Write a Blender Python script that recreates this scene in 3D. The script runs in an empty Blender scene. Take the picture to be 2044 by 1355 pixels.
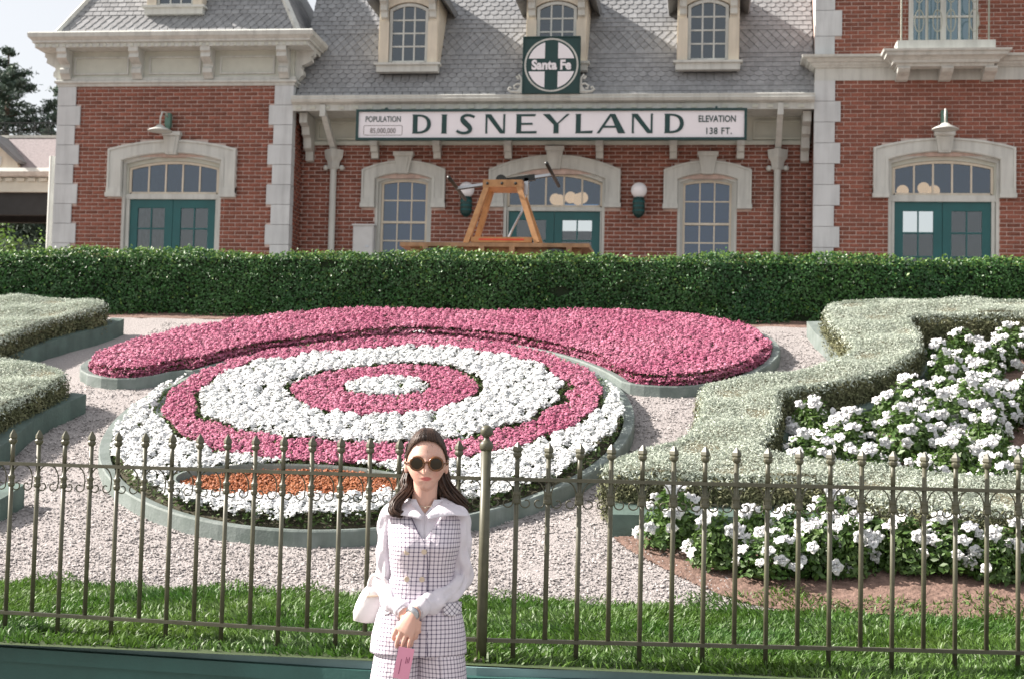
import bpy, math, random
import numpy as np
from mathutils import Vector, Matrix
random.seed(7)
R = np.random.RandomState(11)
S = bpy.context.scene
COL = S.collection
rad = math.radians

# ------------------------------------------------------------------ camera, sky, sun, exposure
YAW, PITCH, ROLL = rad(7.3), rad(3.55), rad(1.37)
fwd = Vector((-math.sin(YAW)*math.cos(PITCH), math.cos(YAW)*math.cos(PITCH), math.sin(PITCH)))
r0 = Vector((math.cos(YAW), math.sin(YAW), 0)); u0 = r0.cross(fwd)
cr = r0*math.cos(ROLL)+u0*math.sin(ROLL); cu = -r0*math.sin(ROLL)+u0*math.cos(ROLL)
cam = bpy.data.cameras.new('camera'); cam_o = bpy.data.objects.new('camera', cam); COL.objects.link(cam_o)
cam.sensor_width = 36; cam.lens = 51.96; cam.clip_end = 6000; cam.clip_start = .1
cam_o.matrix_world = Matrix(((cr.x, cu.x, -fwd.x, 0), (cr.y, cu.y, -fwd.y, 0), (cr.z, cu.z, -fwd.z, 1.65), (0, 0, 0, 1)))
cam.dof.use_dof = True; cam.dof.focus_distance = 5.6; cam.dof.aperture_fstop = 8.0
S.camera = cam_o
SUN = Vector((-1.0, .03, .72)).normalized()
elev = math.asin(SUN.z); azim = math.atan2(SUN.x, SUN.y)
W = bpy.data.worlds.new('World'); S.world = W; W.use_nodes = True
wn = W.node_tree.nodes; wl = W.node_tree.links
sky = wn.new('ShaderNodeTexSky'); sky.sky_type = 'NISHITA'; sky.sun_disc = False
sky.sun_elevation = elev; sky.sun_rotation = azim; sky.air_density = 1.0; sky.dust_density = 3.0; sky.ozone_density = 1.0
bg = wn['Background']; bg.inputs['Strength'].default_value = .031
veil = wn.new('ShaderNodeVectorMath'); veil.operation = 'ADD'; veil.inputs[1].default_value = (9.0,8.65,8.2)   # thin high haze, the same all over the sky
wl.new(sky.outputs[0], veil.inputs[0]); wl.new(veil.outputs[0], bg.inputs[0])
sd = bpy.data.lights.new('sun', 'SUN'); sd.energy = 5.0; sd.angle = rad(.53); sd.color = (1, .92, .84)
so = bpy.data.objects.new('sun', sd); COL.objects.link(so)
so.rotation_euler = (-SUN).to_track_quat('-Z', 'Y').to_euler(); so.location = (-20, 5, 20)
S.view_settings.view_transform = 'Standard'; S.view_settings.look = 'None'
S.view_settings.exposure = 1.27; S.view_settings.gamma = 1
S.render.engine = 'CYCLES'; S.cycles.max_bounces = 6; S.cycles.transparent_max_bounces = 8

# ------------------------------------------------------------------ helpers
class MB:
    def __init__(s): s.v = []; s.f = []; s.uv = []
    def add(s, vs, fs):
        o = len(s.v); s.v += [tuple(p) for p in vs]; s.f += [tuple(i+o for i in f) for f in fs]; return s
    def box(s, x0, x1, y0, y1, z0, z1):
        return s.add([(x0,y0,z0),(x1,y0,z0),(x1,y1,z0),(x0,y1,z0),(x0,y0,z1),(x1,y0,z1),(x1,y1,z1),(x0,y1,z1)],
                     [(0,3,2,1),(4,5,6,7),(0,1,5,4),(1,2,6,5),(2,3,7,6),(3,0,4,7)])
    def bar(s, a, b, w, h, up=(0,0,1)):
        a, b = Vector(a), Vector(b); d = (b-a).normalized(); x = d.cross(Vector(up))
        if x.length < 1e-4: x = Vector((1,0,0))
        x.normalize(); y = x.cross(d); vs = []
        for p in (a, b):
            for i, j in ((-1,-1),(1,-1),(1,1),(-1,1)): vs.append(p+x*(i*w/2)+y*(j*h/2))
        return s.add(vs, [(0,3,2,1),(4,5,6,7),(0,1,5,4),(1,2,6,5),(2,3,7,6),(3,0,4,7)])
    def prism(s, poly, y0, y1):            # poly in (x, z), extruded along y
        n = len(poly)
        return s.add([(x,y0,z) for x,z in poly]+[(x,y1,z) for x,z in poly],
                     [tuple(range(n)), tuple(range(2*n-1,n-1,-1))]+[(i+n,(i+1)%n+n,(i+1)%n,i) for i in range(n)])
    def prismx(s, poly, x0, x1):           # poly in (y, z), extruded along x
        n = len(poly)
        return s.add([(x0,y,z) for y,z in poly]+[(x1,y,z) for y,z in poly],
                     [tuple(range(n-1,-1,-1)), tuple(range(n,2*n))]+[(i,(i+1)%n,(i+1)%n+n,i+n) for i in range(n)])
    def strip(s, A, B, y0, y1):            # band between two (x, z) paths, extruded along y
        n = len(A); vs = [(x,y0,z) for x,z in A]+[(x,y0,z) for x,z in B]+[(x,y1,z) for x,z in A]+[(x,y1,z) for x,z in B]; fs = []
        for i in range(n-1):
            fs += [(i,i+1,n+i+1,n+i),(2*n+i,3*n+i,3*n+i+1,2*n+i+1),(i,2*n+i,2*n+i+1,i+1),(n+i,n+i+1,3*n+i+1,3*n+i)]
        fs += [(0,n,3*n,2*n),(n-1,3*n-1,4*n-1,2*n-1)]
        return s.add(vs, fs)
    def tube(s, pts, r, n=8, caps=True, closed=False):
        pts = [Vector(p) for p in pts]; m = len(pts); rs = list(r) if hasattr(r,'__len__') else [r]*m
        vs = []; prev = None
        for i, p in enumerate(pts):
            t = (pts[(i+1)%m]-pts[i-1]) if closed else (pts[min(i+1,m-1)]-pts[max(i-1,0)])
            t.normalize()
            if prev is None:
                q = Vector((0,0,1)) if abs(t.z) < .9 else Vector((0,1,0)); x = t.cross(q).normalized()
            else: x = (prev-t*prev.dot(t)).normalized()
            prev = x; y = t.cross(x)
            for k in range(n):
                a = 2*math.pi*k/n; vs.append(p+(x*math.cos(a)+y*math.sin(a))*rs[i])
        fs = []
        for i in range(m if closed else m-1):
            j = (i+1)%m
            for k in range(n): fs.append((i*n+k,i*n+(k+1)%n,j*n+(k+1)%n,j*n+k))
        if caps and not closed: fs += [tuple(range(n-1,-1,-1)), tuple(range((m-1)*n,m*n))]
        return s.add(vs, fs)
    def lathe(s, prof, c=(0,0,0), n=16, axis='z'):
        vs = []; fs = []; m = len(prof)
        for r, z in prof:
            for k in range(n):
                a = 2*math.pi*k/n; p = (r*math.cos(a), r*math.sin(a), z)
                if axis == 'y': p = (p[0], p[2], p[1])
                vs.append((c[0]+p[0], c[1]+p[1], c[2]+p[2]))
        for i in range(m-1):
            for k in range(n): fs.append((i*n+k,i*n+(k+1)%n,(i+1)*n+(k+1)%n,(i+1)*n+k))
        fs += [tuple(range(n-1,-1,-1)), tuple(range((m-1)*n,m*n))]
        return s.add(vs, fs)
    def ball(s, c, r, n=14, m=9):
        rx, ry, rz = r if hasattr(r,'__len__') else (r,r,r)
        vs = [(c[0],c[1],c[2]-rz)]; fs = []
        for i in range(1, m):
            t = math.pi*i/m
            for k in range(n):
                a = 2*math.pi*k/n; vs.append((c[0]+rx*math.sin(t)*math.cos(a), c[1]+ry*math.sin(t)*math.sin(a), c[2]-rz*math.cos(t)))
        vs.append((c[0],c[1],c[2]+rz)); L = len(vs)-1
        for k in range(n):
            fs.append((0,1+(k+1)%n,1+k)); fs.append((L,L-n+k,L-n+(k+1)%n))
        for i in range(m-2):
            for k in range(n):
                a = 1+i*n; fs.append((a+k,a+(k+1)%n,a+n+(k+1)%n,a+n+k))
        return s.add(vs, fs)
    def mesh(s, name, m, smooth=False):
        me = bpy.data.meshes.new(name); me.from_pydata(s.v, [], s.f); me.materials.append(m)
        if smooth: me.polygons.foreach_set('use_smooth', [True]*len(me.polygons))
        me.update(); return me
    def build(s, name, m, parent=None, smooth=False, loc=None):
        return obj(name, s.mesh(name, m, smooth), parent, loc)

def obj(name, me, parent=None, loc=None):
    o = bpy.data.objects.new(name, me); COL.objects.link(o)
    if parent is not None: o.parent = parent
    if loc is not None: o.location = loc
    return o
def tag(o, label=None, cat=None, group=None, kind=None):
    for k, v in (('label',label),('category',cat),('group',group),('kind',kind)):
        if v: o[k] = v
    return o
def thing(name, label, cat, loc=(0,0,0), rz=0, group=None):
    o = bpy.data.objects.new(name, None); COL.objects.link(o); o.location = loc; o.rotation_euler = (0,0,rz)
    o.empty_display_size = .1
    return tag(o, label, cat, group)
def dup(root, loc=None, rz=None, label=None):
    def cp(o, par):
        c = o.copy(); COL.objects.link(c)
        if par is not None: c.parent = par
        for ch in kids(o): cp(ch, c)
        return c
    c = cp(root, None)
    if loc is not None: c.location = loc
    if rz is not None: c.rotation_euler = (0,0,rz)
    if label: c['label'] = label
    return c
KIDS = {}
def kids(o): return [x for x in bpy.data.objects if x.parent == o]
def np_mesh(name, V, F, m, smooth=False, mats=None, idx=None):
    V = np.asarray(V, np.float32); F = np.asarray(F, np.int32); k = F.shape[1]
    me = bpy.data.meshes.new(name); me.vertices.add(len(V)); me.vertices.foreach_set('co', V.ravel())
    me.loops.add(F.size); me.loops.foreach_set('vertex_index', F.ravel())
    me.polygons.add(len(F)); me.polygons.foreach_set('loop_start', np.arange(0, F.size, k, dtype=np.int32))
    try: me.polygons.foreach_set('loop_total', np.full(len(F), k, np.int32))
    except Exception: pass
    for mm in (mats or [m]): me.materials.append(mm)
    if idx is not None: me.polygons.foreach_set('material_index', np.asarray(idx, np.int32))
    if smooth: me.polygons.foreach_set('use_smooth', np.ones(len(F), bool))
    me.update(calc_edges=True); me.validate(); return me

# ------------------------------------------------------------------ materials
def mat(name, c, rough=.6, var=.12, scale=6., bump=0., bscale=60., metal=0., c2=None, dirt=0., rnd=None, spec=.5, detail=4, trans=0., coat=0.):
    m = bpy.data.materials.new(name); m.use_nodes = True; N = m.node_tree.nodes; L = m.node_tree.links
    b = N['Principled BSDF']; b.inputs['Roughness'].default_value = rough; b.inputs['Metallic'].default_value = metal
    b.inputs['Specular IOR Level'].default_value = spec; b.inputs['Coat Weight'].default_value = coat
    tc = N.new('ShaderNodeTexCoord'); nz = N.new('ShaderNodeTexNoise'); nz.inputs['Scale'].default_value = scale; nz.inputs['Detail'].default_value = detail
    geo = N.new('ShaderNodeNewGeometry'); L.new(geo.outputs['Position'], nz.inputs['Vector'])
    cr_ = N.new('ShaderNodeValToRGB'); e = cr_.color_ramp.elements
    d = c2 if c2 else tuple(x*(1+var) for x in c); a = c if c2 else tuple(x*(1-var) for x in c)
    e[0].position = .3; e[1].position = .7; e[0].color = (*a,1); e[1].color = (*d,1)
    L.new(nz.outputs['Fac'], cr_.inputs['Fac']); out = cr_.outputs['Color']
    if rnd:
        src, amt = rnd
        if src == 'obj': n = N.new('ShaderNodeObjectInfo'); val = n.outputs['Random']
        else: val = geo.outputs['Random Per Island']
        mr = N.new('ShaderNodeMapRange'); mr.inputs[3].default_value = 1-amt; mr.inputs[4].default_value = 1+amt; L.new(val, mr.inputs[0])
        mx = N.new('ShaderNodeVectorMath'); mx.operation = 'SCALE'; L.new(out, mx.inputs[0]); L.new(mr.outputs[0], mx.inputs['Scale']); out = mx.outputs[0]
    if dirt:                                  # rain streaks and grime with shapes of their own
        mp = N.new('ShaderNodeMapping'); mp.inputs['Scale'].default_value = (5,5,.55); L.new(geo.outputs['Position'], mp.inputs[0])
        n4 = N.new('ShaderNodeTexNoise'); n4.inputs['Scale'].default_value = 1.6; n4.inputs['Detail'].default_value = 6; n4.inputs['Roughness'].default_value = .65; L.new(mp.outputs[0], n4.inputs['Vector'])
        m4 = N.new('ShaderNodeMapRange'); m4.inputs[1].default_value = .45; m4.inputs[2].default_value = .75; m4.inputs[3].default_value = 0; m4.inputs[4].default_value = dirt; L.new(n4.outputs['Fac'], m4.inputs[0])
        mx4 = N.new('ShaderNodeMixRGB'); L.new(m4.outputs[0], mx4.inputs[0]); L.new(out, mx4.inputs[1]); mx4.inputs[2].default_value = tuple(q*.35 for q in c)+(1,); out = mx4.outputs[0]
    L.new(out, b.inputs['Base Color'])
    if bump:
        n2 = N.new('ShaderNodeTexNoise'); n2.inputs['Scale'].default_value = bscale; n2.inputs['Detail'].default_value = 3
        L.new(geo.outputs['Position'], n2.inputs['Vector'])
        bp = N.new('ShaderNodeBump'); bp.inputs['Strength'].default_value = bump; bp.inputs['Distance'].default_value = .01
        L.new(n2.outputs['Fac'], bp.inputs['Height']); L.new(bp.outputs[0], b.inputs['Normal'])
    if trans:
        t = N.new('ShaderNodeBsdfTranslucent'); L.new(out, t.inputs['Color']); mxs = N.new('ShaderNodeMixShader'); mxs.inputs[0].default_value = trans
        L.new(b.outputs[0], mxs.inputs[1]); L.new(t.outputs[0], mxs.inputs[2]); L.new(mxs.outputs[0], N['Material Output'].inputs[0])
    return m
def glass(name, tint, refl):
    m = bpy.data.materials.new(name); m.use_nodes = True; N = m.node_tree.nodes; L = m.node_tree.links
    N.remove(N['Principled BSDF'])
    t = N.new('ShaderNodeBsdfTransparent'); t.inputs[0].default_value = (*tint,1)
    g = N.new('ShaderNodeBsdfGlossy'); g.inputs['Roughness'].default_value = .03; g.inputs[0].default_value = (.9,.95,1,1)
    nz = N.new('ShaderNodeTexNoise'); nz.inputs['Scale'].default_value = 1.5
    geo = N.new('ShaderNodeNewGeometry'); L.new(geo.outputs['Position'], nz.inputs['Vector'])
    bp = N.new('ShaderNodeBump'); bp.inputs['Strength'].default_value = .15; bp.inputs['Distance'].default_value = .02; L.new(nz.outputs['Fac'], bp.inputs['Height']); L.new(bp.outputs[0], g.inputs['Normal'])
    x = N.new('ShaderNodeMixShader'); x.inputs[0].default_value = refl
    L.new(t.outputs[0], x.inputs[1]); L.new(g.outputs[0], x.inputs[2]); L.new(x.outputs[0], N['Material Output'].inputs[0]); return m
def glow(name, c, s):
    m = bpy.data.materials.new(name); m.use_nodes = True; b = m.node_tree.nodes['Principled BSDF']
    b.inputs['Base Color'].default_value = (.2,.15,.1,1); b.inputs['Emission Color'].default_value = (*c,1); b.inputs['Emission Strength'].default_value = s; return m

M = dict(
 brick1=mat('brick_clay', (.215,.076,.050), .85, scale=30, var=.2, dirt=.2, rnd=('obj',.22), bump=.3, bscale=90),
 brick=mat('brick_wall_clay', (.215,.076,.050), .85, scale=30, var=.2, dirt=.2, rnd=('isl',.22), bump=.3, bscale=90),
 mortar=mat('mortar', (.54,.42,.375), .9, dirt=.4, var=.2, scale=8, bump=.3),
 trim=mat('trim_paint', (.53,.545,.515), .55, var=.06, scale=3, bump=.05, dirt=.45),
 stone=mat('quoin_paint', (.52,.545,.555), .6, var=.08, scale=2.5, bump=.15, bscale=30, dirt=.35, rnd=('obj',.05)),
 cream=mat('cream_paint', (.61,.555,.455), .5, var=.06, scale=4, dirt=.35),
 slate=mat('slate', (.25,.258,.268), .75, var=.15, scale=14, dirt=.2, rnd=('isl',.12), bump=.2),
 slate1=mat('slate_single', (.25,.258,.268), .75, var=.15, scale=14, dirt=.2, rnd=('obj',.12), bump=.2),
 slatebase=mat('roof_felt', (.16,.17,.18), .9),
 teal=mat('teal_door_paint', (.008,.090,.095), .4, var=.1, scale=3),
 dgreen=mat('dark_green_paint', (.004,.038,.036), .45, var=.1),
 signwhite=mat('sign_white', (.78,.76,.80), .5, var=.03, scale=2),
 cream2=mat('frieze_paint', (.50,.52,.46), .6, var=.06),
 glassw=glass('window_glass', (.32,.46,.62), .11),  # bluish tint stands in for sky reflected in the panes
 glassc=glass('door_glass', (.86,.88,.88), .085),
 glassd=glass('dormer_glass', (.30,.38,.40), .11),
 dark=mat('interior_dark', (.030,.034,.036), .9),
 blind=mat('blind_sky_tint', (.15,.26,.42), .8, var=.1, scale=3),  # blue of the sky's reflection in the panes put into the colour
 bulb=glow('lamp_glow', (1,.34,.11), 2.3), globe=mat('milk_glass', (.80,.79,.82), .25, var=.02),
 black=mat('black_iron', (.02,.024,.024), .4, metal=.3),
 steel=mat('steel', (.45,.47,.5), .3, metal=.9),
 orange=mat('varnished_wood', (.36,.18,.070), .55, var=.25, scale=12, dirt=.4, c2=(.49,.27,.12)),
 redpaint=mat('red_stripe_paint', (.55,.06,.03), .5),
 tan=mat('deck_wood', (.36,.22,.12), .65, var=.25, scale=9, dirt=.5),
 fence=mat('fence_paint', (.070,.068,.042), .45, var=.18, scale=25, c2=(.10,.098,.062)),
 wallteal=mat('planter_paint', (.022,.085,.074), .55, var=.14, scale=5, bump=.15, bscale=50),
 coping=mat('coping_lit_paint', (.20,.32,.32), .5, var=.15, scale=6, bump=.1),  # paler teal than the wall, its sunlit top put into the colour
 kerb=mat('kerb_paint', (.13,.165,.15), .7, var=.14, scale=9, bump=.2, c2=(.21,.245,.235), dirt=.45),
 kerbd=mat('green_kerb_paint', (.09,.135,.118), .65, var=.2, scale=8, bump=.25, dirt=.5),
 gravel=mat('gravel', (.23,.21,.205), .95, scale=120, c2=(.41,.38,.375), bump=.8, bscale=110, detail=6),
 pebble=mat('pebble', (.32,.298,.292), .85, var=.1, scale=3, rnd=('isl',.32)),
 soil=mat('soil', (.12,.075,.058), .95, scale=25, c2=(.24,.155,.125), bump=.8, bscale=60),
 lawnsoil=mat('lawn_soil', (.035,.06,.015), .95, scale=12, bump=.4),
 grass=mat('grass_blade', (.046,.125,.018), .5, scale=1.6, c2=(.108,.190,.032), rnd=('isl',.38), trans=.3),
 pave=mat('pavement', (.22,.21,.20), .9, scale=3, bump=.2),
 box=mat('boxwood_leaf', (.018,.085,.020), .45, scale=1.3, c2=(.050,.145,.030), rnd=('isl',.4), trans=.15),
 boxcore=mat('boxwood_core', (.012,.026,.008), .9),
 boxtip=mat('boxwood_lit_tip', (.10,.21,.035), .45, scale=2.2, c2=(.18,.30,.065), rnd=('isl',.35), trans=.25),  # paler leaf tips; the hedge's sunlit top and highlights are put into this colour
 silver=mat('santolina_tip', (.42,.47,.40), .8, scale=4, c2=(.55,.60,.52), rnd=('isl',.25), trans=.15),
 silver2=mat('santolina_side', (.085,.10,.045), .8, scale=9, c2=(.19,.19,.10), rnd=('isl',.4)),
 silvercore=mat('santolina_core', (.13,.12,.075), .95),
 pink=mat('pink_petal', (.40,.095,.185), .6, scale=2.3, c2=(.54,.20,.30), rnd=('isl',.34), trans=.15),
 white=mat('white_petal', (.70,.72,.72), .55, scale=2, c2=(.80,.81,.82), rnd=('isl',.12), trans=.15),
 orangefl=mat('orange_petal', (.28,.082,.027), .6, scale=3, c2=(.37,.125,.042), rnd=('isl',.25), trans=.1),
 bedsoil=mat('bed_soil', (.05,.045,.025), .95, scale=20, bump=.5),
 leafg=mat('bed_leaf', (.07,.13,.035), .6, scale=9, c2=(.13,.20,.06), rnd=('isl',.3), trans=.2),
 bushleaf=mat('bush_leaf', (.055,.12,.025), .5, scale=6, c2=(.10,.17,.04), rnd=('isl',.4), trans=.25),
 petal=mat('petunia_petal', (.80,.80,.81), .5, var=.02, scale=3, trans=.25),
 conifer=mat('conifer_needle', (.055,.10,.07), .7, scale=1, c2=(.11,.15,.115), rnd=('isl',.4), trans=.15),
 bark=mat('bark', (.10,.07,.05), .9, scale=12, bump=.5),
 boxgrey=mat('utility_grey', (.52,.53,.53), .5, var=.06),
 passroof=mat('passage_shingle', (.19,.17,.175), .85, scale=24, c2=(.29,.255,.265), bump=.5, bscale=20),
)

# ------------------------------------------------------------------ terrain
SL, Y0, Z0 = .343, 7.6, .78
YH = 13.0                                   # foot of the clipped hedge
def gz(x, y):
    z = np.where(y < Y0, Z0, Z0+SL*(np.minimum(y, YH+.9)-Y0))
    return np.where(y > YH+.9, np.minimum(3.1, Z0+SL*(YH+.9-Y0)+(y-YH-.9)*.25), z)
def gzf(x, y): return float(gz(np.float64(x), np.float64(y)))
def sheet(name, x0, x1, y0, y1, nx, ny, m, lift=0, amp=0):
    xs = np.linspace(x0,x1,nx); ys = np.linspace(y0,y1,ny); X, Y = np.meshgrid(xs,ys)
    Z = gz(X,Y)+lift+amp*(R.rand(*X.shape)-.5)
    V = np.stack([X.ravel(),Y.ravel(),Z.ravel()],1); i = np.arange(nx*ny).reshape(ny,nx)
    F = np.stack([i[:-1,:-1].ravel(),i[:-1,1:].ravel(),i[1:,1:].ravel(),i[1:,:-1].ravel()],1)
    o = obj(name, np_mesh(name,V,F,m,True)); return tag(o, kind='structure')
mb = MB().add([(-1500,-1500,0),(1500,-1500,0),(1500,3000,0),(-1500,3000,0)], [(0,1,2,3)]); tag(mb.build('pavement', M['pave']), kind='structure')
sheet('lawn_ground', -25, 25, 5.5, Y0, 60, 6, M['lawnsoil'])
sheet('gravel_slope', -25, 25, Y0, YH-.1, 500, 54, M['gravel'], amp=.012)
sheet('station_yard', -60, 60, YH-.1, 90, 60, 60, M['soil'])

# ------------------------------------------------------------------ station building
ST = thing('station_building', 'red brick railway station with grey mansard roof, cream dormers and teal doors', 'building', (-2.66,25.5,3.1))
O = Vector((2.66,-25.5,-3.1))                # children are built in world coordinates and shifted onto the empty
def part(mb, name, m, par=None, smooth=False, label=None):
    p = par if par is not None else ST
    o = mb.build(name, m, p, smooth); o.location = O if p == ST else (0,0,0)
    if label: o['label'] = label
    return o
YW, YC, FL = 25.5, 26.25, 3.6
def holes_wall(x0, x1, z0, z1, holes, y0, y1, name, m):
    xs = sorted({x0,x1,*[h[0] for h in holes],*[h[1] for h in holes]}); mb = MB()
    for a, b in zip(xs, xs[1:]):
        z = z0
        for h in sorted([h for h in holes if h[0] < b-1e-6 and h[1] > a+1e-6], key=lambda h: h[2]):
            if h[2] > z+1e-6: mb.box(a,b,y0,y1,z,h[2])
            z = max(z, h[3])
        if z < z1-1e-6: mb.box(a,b,y0,y1,z,z1)
    return part(mb, name, m)
BR = []                                       # (area key, x0, x1, z0, z1, y, axis)
def lay_bricks(x0, x1, z0, z1, y, holes, axis='x', stag=0):
    H, L, g = .072, .225, .0145
    k0 = int(math.floor((z0-FL)/H)); k = k0
    while FL+k*H < z1-.02:
        za, zb = FL+k*H+g/2, FL+(k+1)*H-g/2; za = max(za, z0); zb = min(zb, z1)
        i0 = int(math.floor(x0/L))-1; i = i0
        while i*L < x1+L:
            a, b = i*L+(k%2)*L/2+g/2, (i+1)*L+(k%2)*L/2-g/2; i += 1
            segs = [(max(a,x0), min(b,x1))]
            for h in holes:
                if h[2] < zb-.01 and h[3] > za+.01:
                    ns = []
                    for s in segs:
                        if h[0] > s[0]: ns.append((s[0], min(s[1],h[0])))
                        if h[1] < s[1]: ns.append((max(s[0],h[1]), s[1]))
                    segs = [q for q in ns if q[1]-q[0] > .015]
            for s in segs:
                if s[1]-s[0] > .015 and zb-za > .015: BR.append((s[0],s[1],za,zb,y,axis, s[1]-s[0] > L-g-.002 and zb-za > H-g-.002))
        k += 1

def arch(x0, x1, zs, zc, n=14):               # segmental arc from (x0,zs) over (xc,zc) to (x1,zs)
    w = (x1-x0)/2; h = zc-zs; r = (w*w+h*h)/(2*h); xc = (x0+x1)/2; a = math.asin(min(1,w/r))
    return [(xc+r*math.sin(t), zc-r+r*math.cos(t)) for t in np.linspace(-a,a,n)]
def archtop(x, x0, x1, zs, zc):
    w = (x1-x0)/2; h = zc-zs; r = (w*w+h*h)/(2*h); return zc-r+math.sqrt(max(0,r*r-(x-(x0+x1)/2)**2))
def surround(xc, yf, wo, wi, foot, so_, co, si, ci, kb, kt, kz0, kz1, depth=.075, back=.16):
    A = [(xc-wo,foot)]+arch(xc-wo,xc+wo,so_,co)+[(xc+wo,foot)]; B = [(xc-wi,foot)]+arch(xc-wi,xc+wi,si,ci)+[(xc+wi,foot)]
    o = part(MB().strip(A,B,yf-depth,yf+.05), 'arch_surround', M['trim'])
    d = .035; e = wo-wi                        # raised outer moulding and inner bead
    A2 = [(x*1.0,z) for x,z in A]
    def lerp(t): return [(a[0]+(b[0]-a[0])*t, a[1]+(b[1]-a[1])*t) for a,b in zip(A,B)]
    mo = MB().strip(lerp(.03),lerp(.16),yf-depth-.022,yf-depth+.002).strip(lerp(.78),lerp(.95),yf-depth-.010,yf-depth+.002)
    part(mo, 'moulding', M['trim'], o)
    for s in (-1,1):
        xa, xb = sorted((xc+s*(wi-.008), xc+s*(wo+.012)))
        part(MB().box(xa,xb,yf-depth-.03,yf+.03,foot-.03,foot+.045).box(xa+.012,xb-.012,yf-depth-.014,yf+.02,foot+.045,foot+.14), 'foot_block', M['trim'], o)
    k = MB().prism([(xc-kb,kz0),(xc+kb,kz0),(xc+kt,kz1-.07),(xc-kt,kz1-.07)], yf-depth-.05, yf+.02).box(xc-kt-.02,xc+kt+.02,yf-depth-.07,yf+.02,kz1-.07,kz1)
    k.prism([(xc-kb*.55,kz0+.03),(xc+kb*.55,kz0+.03),(xc+kt*.6,kz1-.1),(xc-kt*.6,kz1-.1)], yf-depth-.065, yf-depth-.045)
    part(k, 'keystone', M['trim'], o)
    # soffit reveal behind the arch
    C = [(xc-wi,FL)]+arch(xc-wi,xc+wi,si,ci)+[(xc+wi,FL)]; D = [(x+.05*(1 if x < xc else -1), z-.05 if z > FL else z) for x,z in C]
    part(MB().strip(C,D,yf+.012,yf+back), 'reveal', M['trim'], o)
def bar_parts(b, m, o):
    for i in range(0, len(b.v), 8): part(MB().add(b.v[i:i+8], [(0,3,2,1),(4,5,6,7),(0,1,5,4),(1,2,6,5),(2,3,7,6),(3,0,4,7)]), 'glazing_bar', m, o)
def glazed(xc, yf, half, z0, zs, zc, cols, rows, fm, gm, bar=.022, edge=.05, name='window', par=None, top_arch=True, blind=False, label=None):
    A = [(xc-half-edge,z0-edge)]+arch(xc-half-edge,xc+half+edge,zs+edge*.6,zc+edge)+[(xc+half+edge,z0-edge)]
    B = [(xc-half,z0)]+arch(xc-half,xc+half,zs,zc)+[(xc+half,z0)]
    f = MB().strip(A,B,yf,yf+.07); f.box(xc-half,xc+half,yf+.003,yf+.066,z0-edge,z0)
    o = part(f, name, fm, par, label=label)
    b = MB()
    for i in range(1,cols):
        x = xc-half+2*half*i/cols; b.box(x-bar/2,x+bar/2,yf+.012,yf+.05,z0,archtop(x,xc-half,xc+half,zs,zc)+.005)
    for z in rows: b.box(xc-half,xc+half,yf+.016,yf+.046,z-bar/2,z+bar/2)
    bar_parts(b, fm, o)
    zz = [z0]+sorted(rows)+[None]
    for i in range(cols):
        xa, xb = xc-half+2*half*i/cols, xc-half+2*half*(i+1)/cols
        for za, zb in zip(zz, zz[1:]):
            if zb is None: poly = [(xa,za),(xb,za)]+[(x, archtop(x,xc-half,xc+half,zs,zc)) for x in np.linspace(xb,xa,5)]
            else: poly = [(xa,za),(xb,za),(xb,zb),(xa,zb)]
            dy = R.uniform(-.0015,.0015); part(MB().prism(poly, yf+.028+dy, yf+.032+dy), 'pane', gm, o)
    return o
def doors(xc, yf, half, ztop, pane_top, mid, pane_w, inset, bright=False):
    for s in (-1,1):
        xa, xb = sorted((xc+s*.004, xc+s*half)); px0 = xa+inset; px1 = xb-inset; y0, y1 = yf, yf+.05
        d = MB().box(xa,px0,y0,y1,FL,ztop).box(px1,xb,y0,y1,FL,ztop).box(px0,px1,y0,y1,pane_top,ztop).box(px0,px1,y0,y1,FL,FL+.9)
        d.box(px0,px1,y0+.012,y1-.01,FL+.2,FL+.7)
        o = part(d, 'door', M['teal'])
        xm = (px0+px1)/2
        bar_parts(MB().box(xm-.012,xm+.012,y0+.008,y1-.008,FL+.9,pane_top).box(px0,px1,y0+.010,y1-.010,mid-.014,mid+.014).box(px0,px1,y0+.010,y1-.010,mid-.42,mid-.392), M['teal'], o)
        for a, b in ((px0,xm),(xm,px1)):
            for z0, z1 in ((FL+.9,mid-.40),(mid-.40,mid),(mid,pane_top)): part(MB().box(a,b,y0+.022,y0+.026,z0,z1), 'pane', M['glassc'], o)
        part(MB().tube([(xc+s*.07,y0-.05,4.55),(xc+s*.07,y0-.05,4.75)], .012), 'door_handle', M['steel'], o)
def door_unit(xc, yf, foot, so_, co, si, ci, gz0, gzs, gzc, wo, wi, gl, dtop, kz0, kz1):
    surround(xc, yf, wo, wi, foot, so_, co, si, ci, .10, .15, kz0, kz1)
    yr = yf+.12
    part(MB().strip([(xc-wi+.045,gz0-.04)]+arch(xc-wi+.045,xc+wi-.045,si-.03,ci-.03)+[(xc+wi-.045,gz0-.04)],
                    [(xc-gl-.05,gz0-.04)]+arch(xc-gl-.05,xc+gl+.05,gzs+.03,gzc+.05)+[(xc+gl+.05,gz0-.04)], yr-.03, yr+.05), 'door_casing', M['cream2'])
    glazed(xc, yr-.01, gl, gz0, gzs, gzc, 5, [], M['cream'], M['glassw'], bar=.03, edge=.045, name='transom_window')
    part(MB().box(xc-wi+.046,xc+wi-.046,yr-.06,yr+.06,dtop,gz0-.046).box(xc-wi+.06,xc-half_d(gl),yr-.05,yr+.06,FL,dtop).box(xc+half_d(gl),xc+wi-.06,yr-.05,yr+.06,FL,dtop), 'door_frame', M['trim'])
    doors(xc, yr-.01, half_d(gl)-.003, dtop-.004, dtop-.155, dtop-.53, .5, .145)
def half_d(gl): return gl+.01
LXC, RXC, CXC = -9.535, 4.03, -2.66
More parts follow.
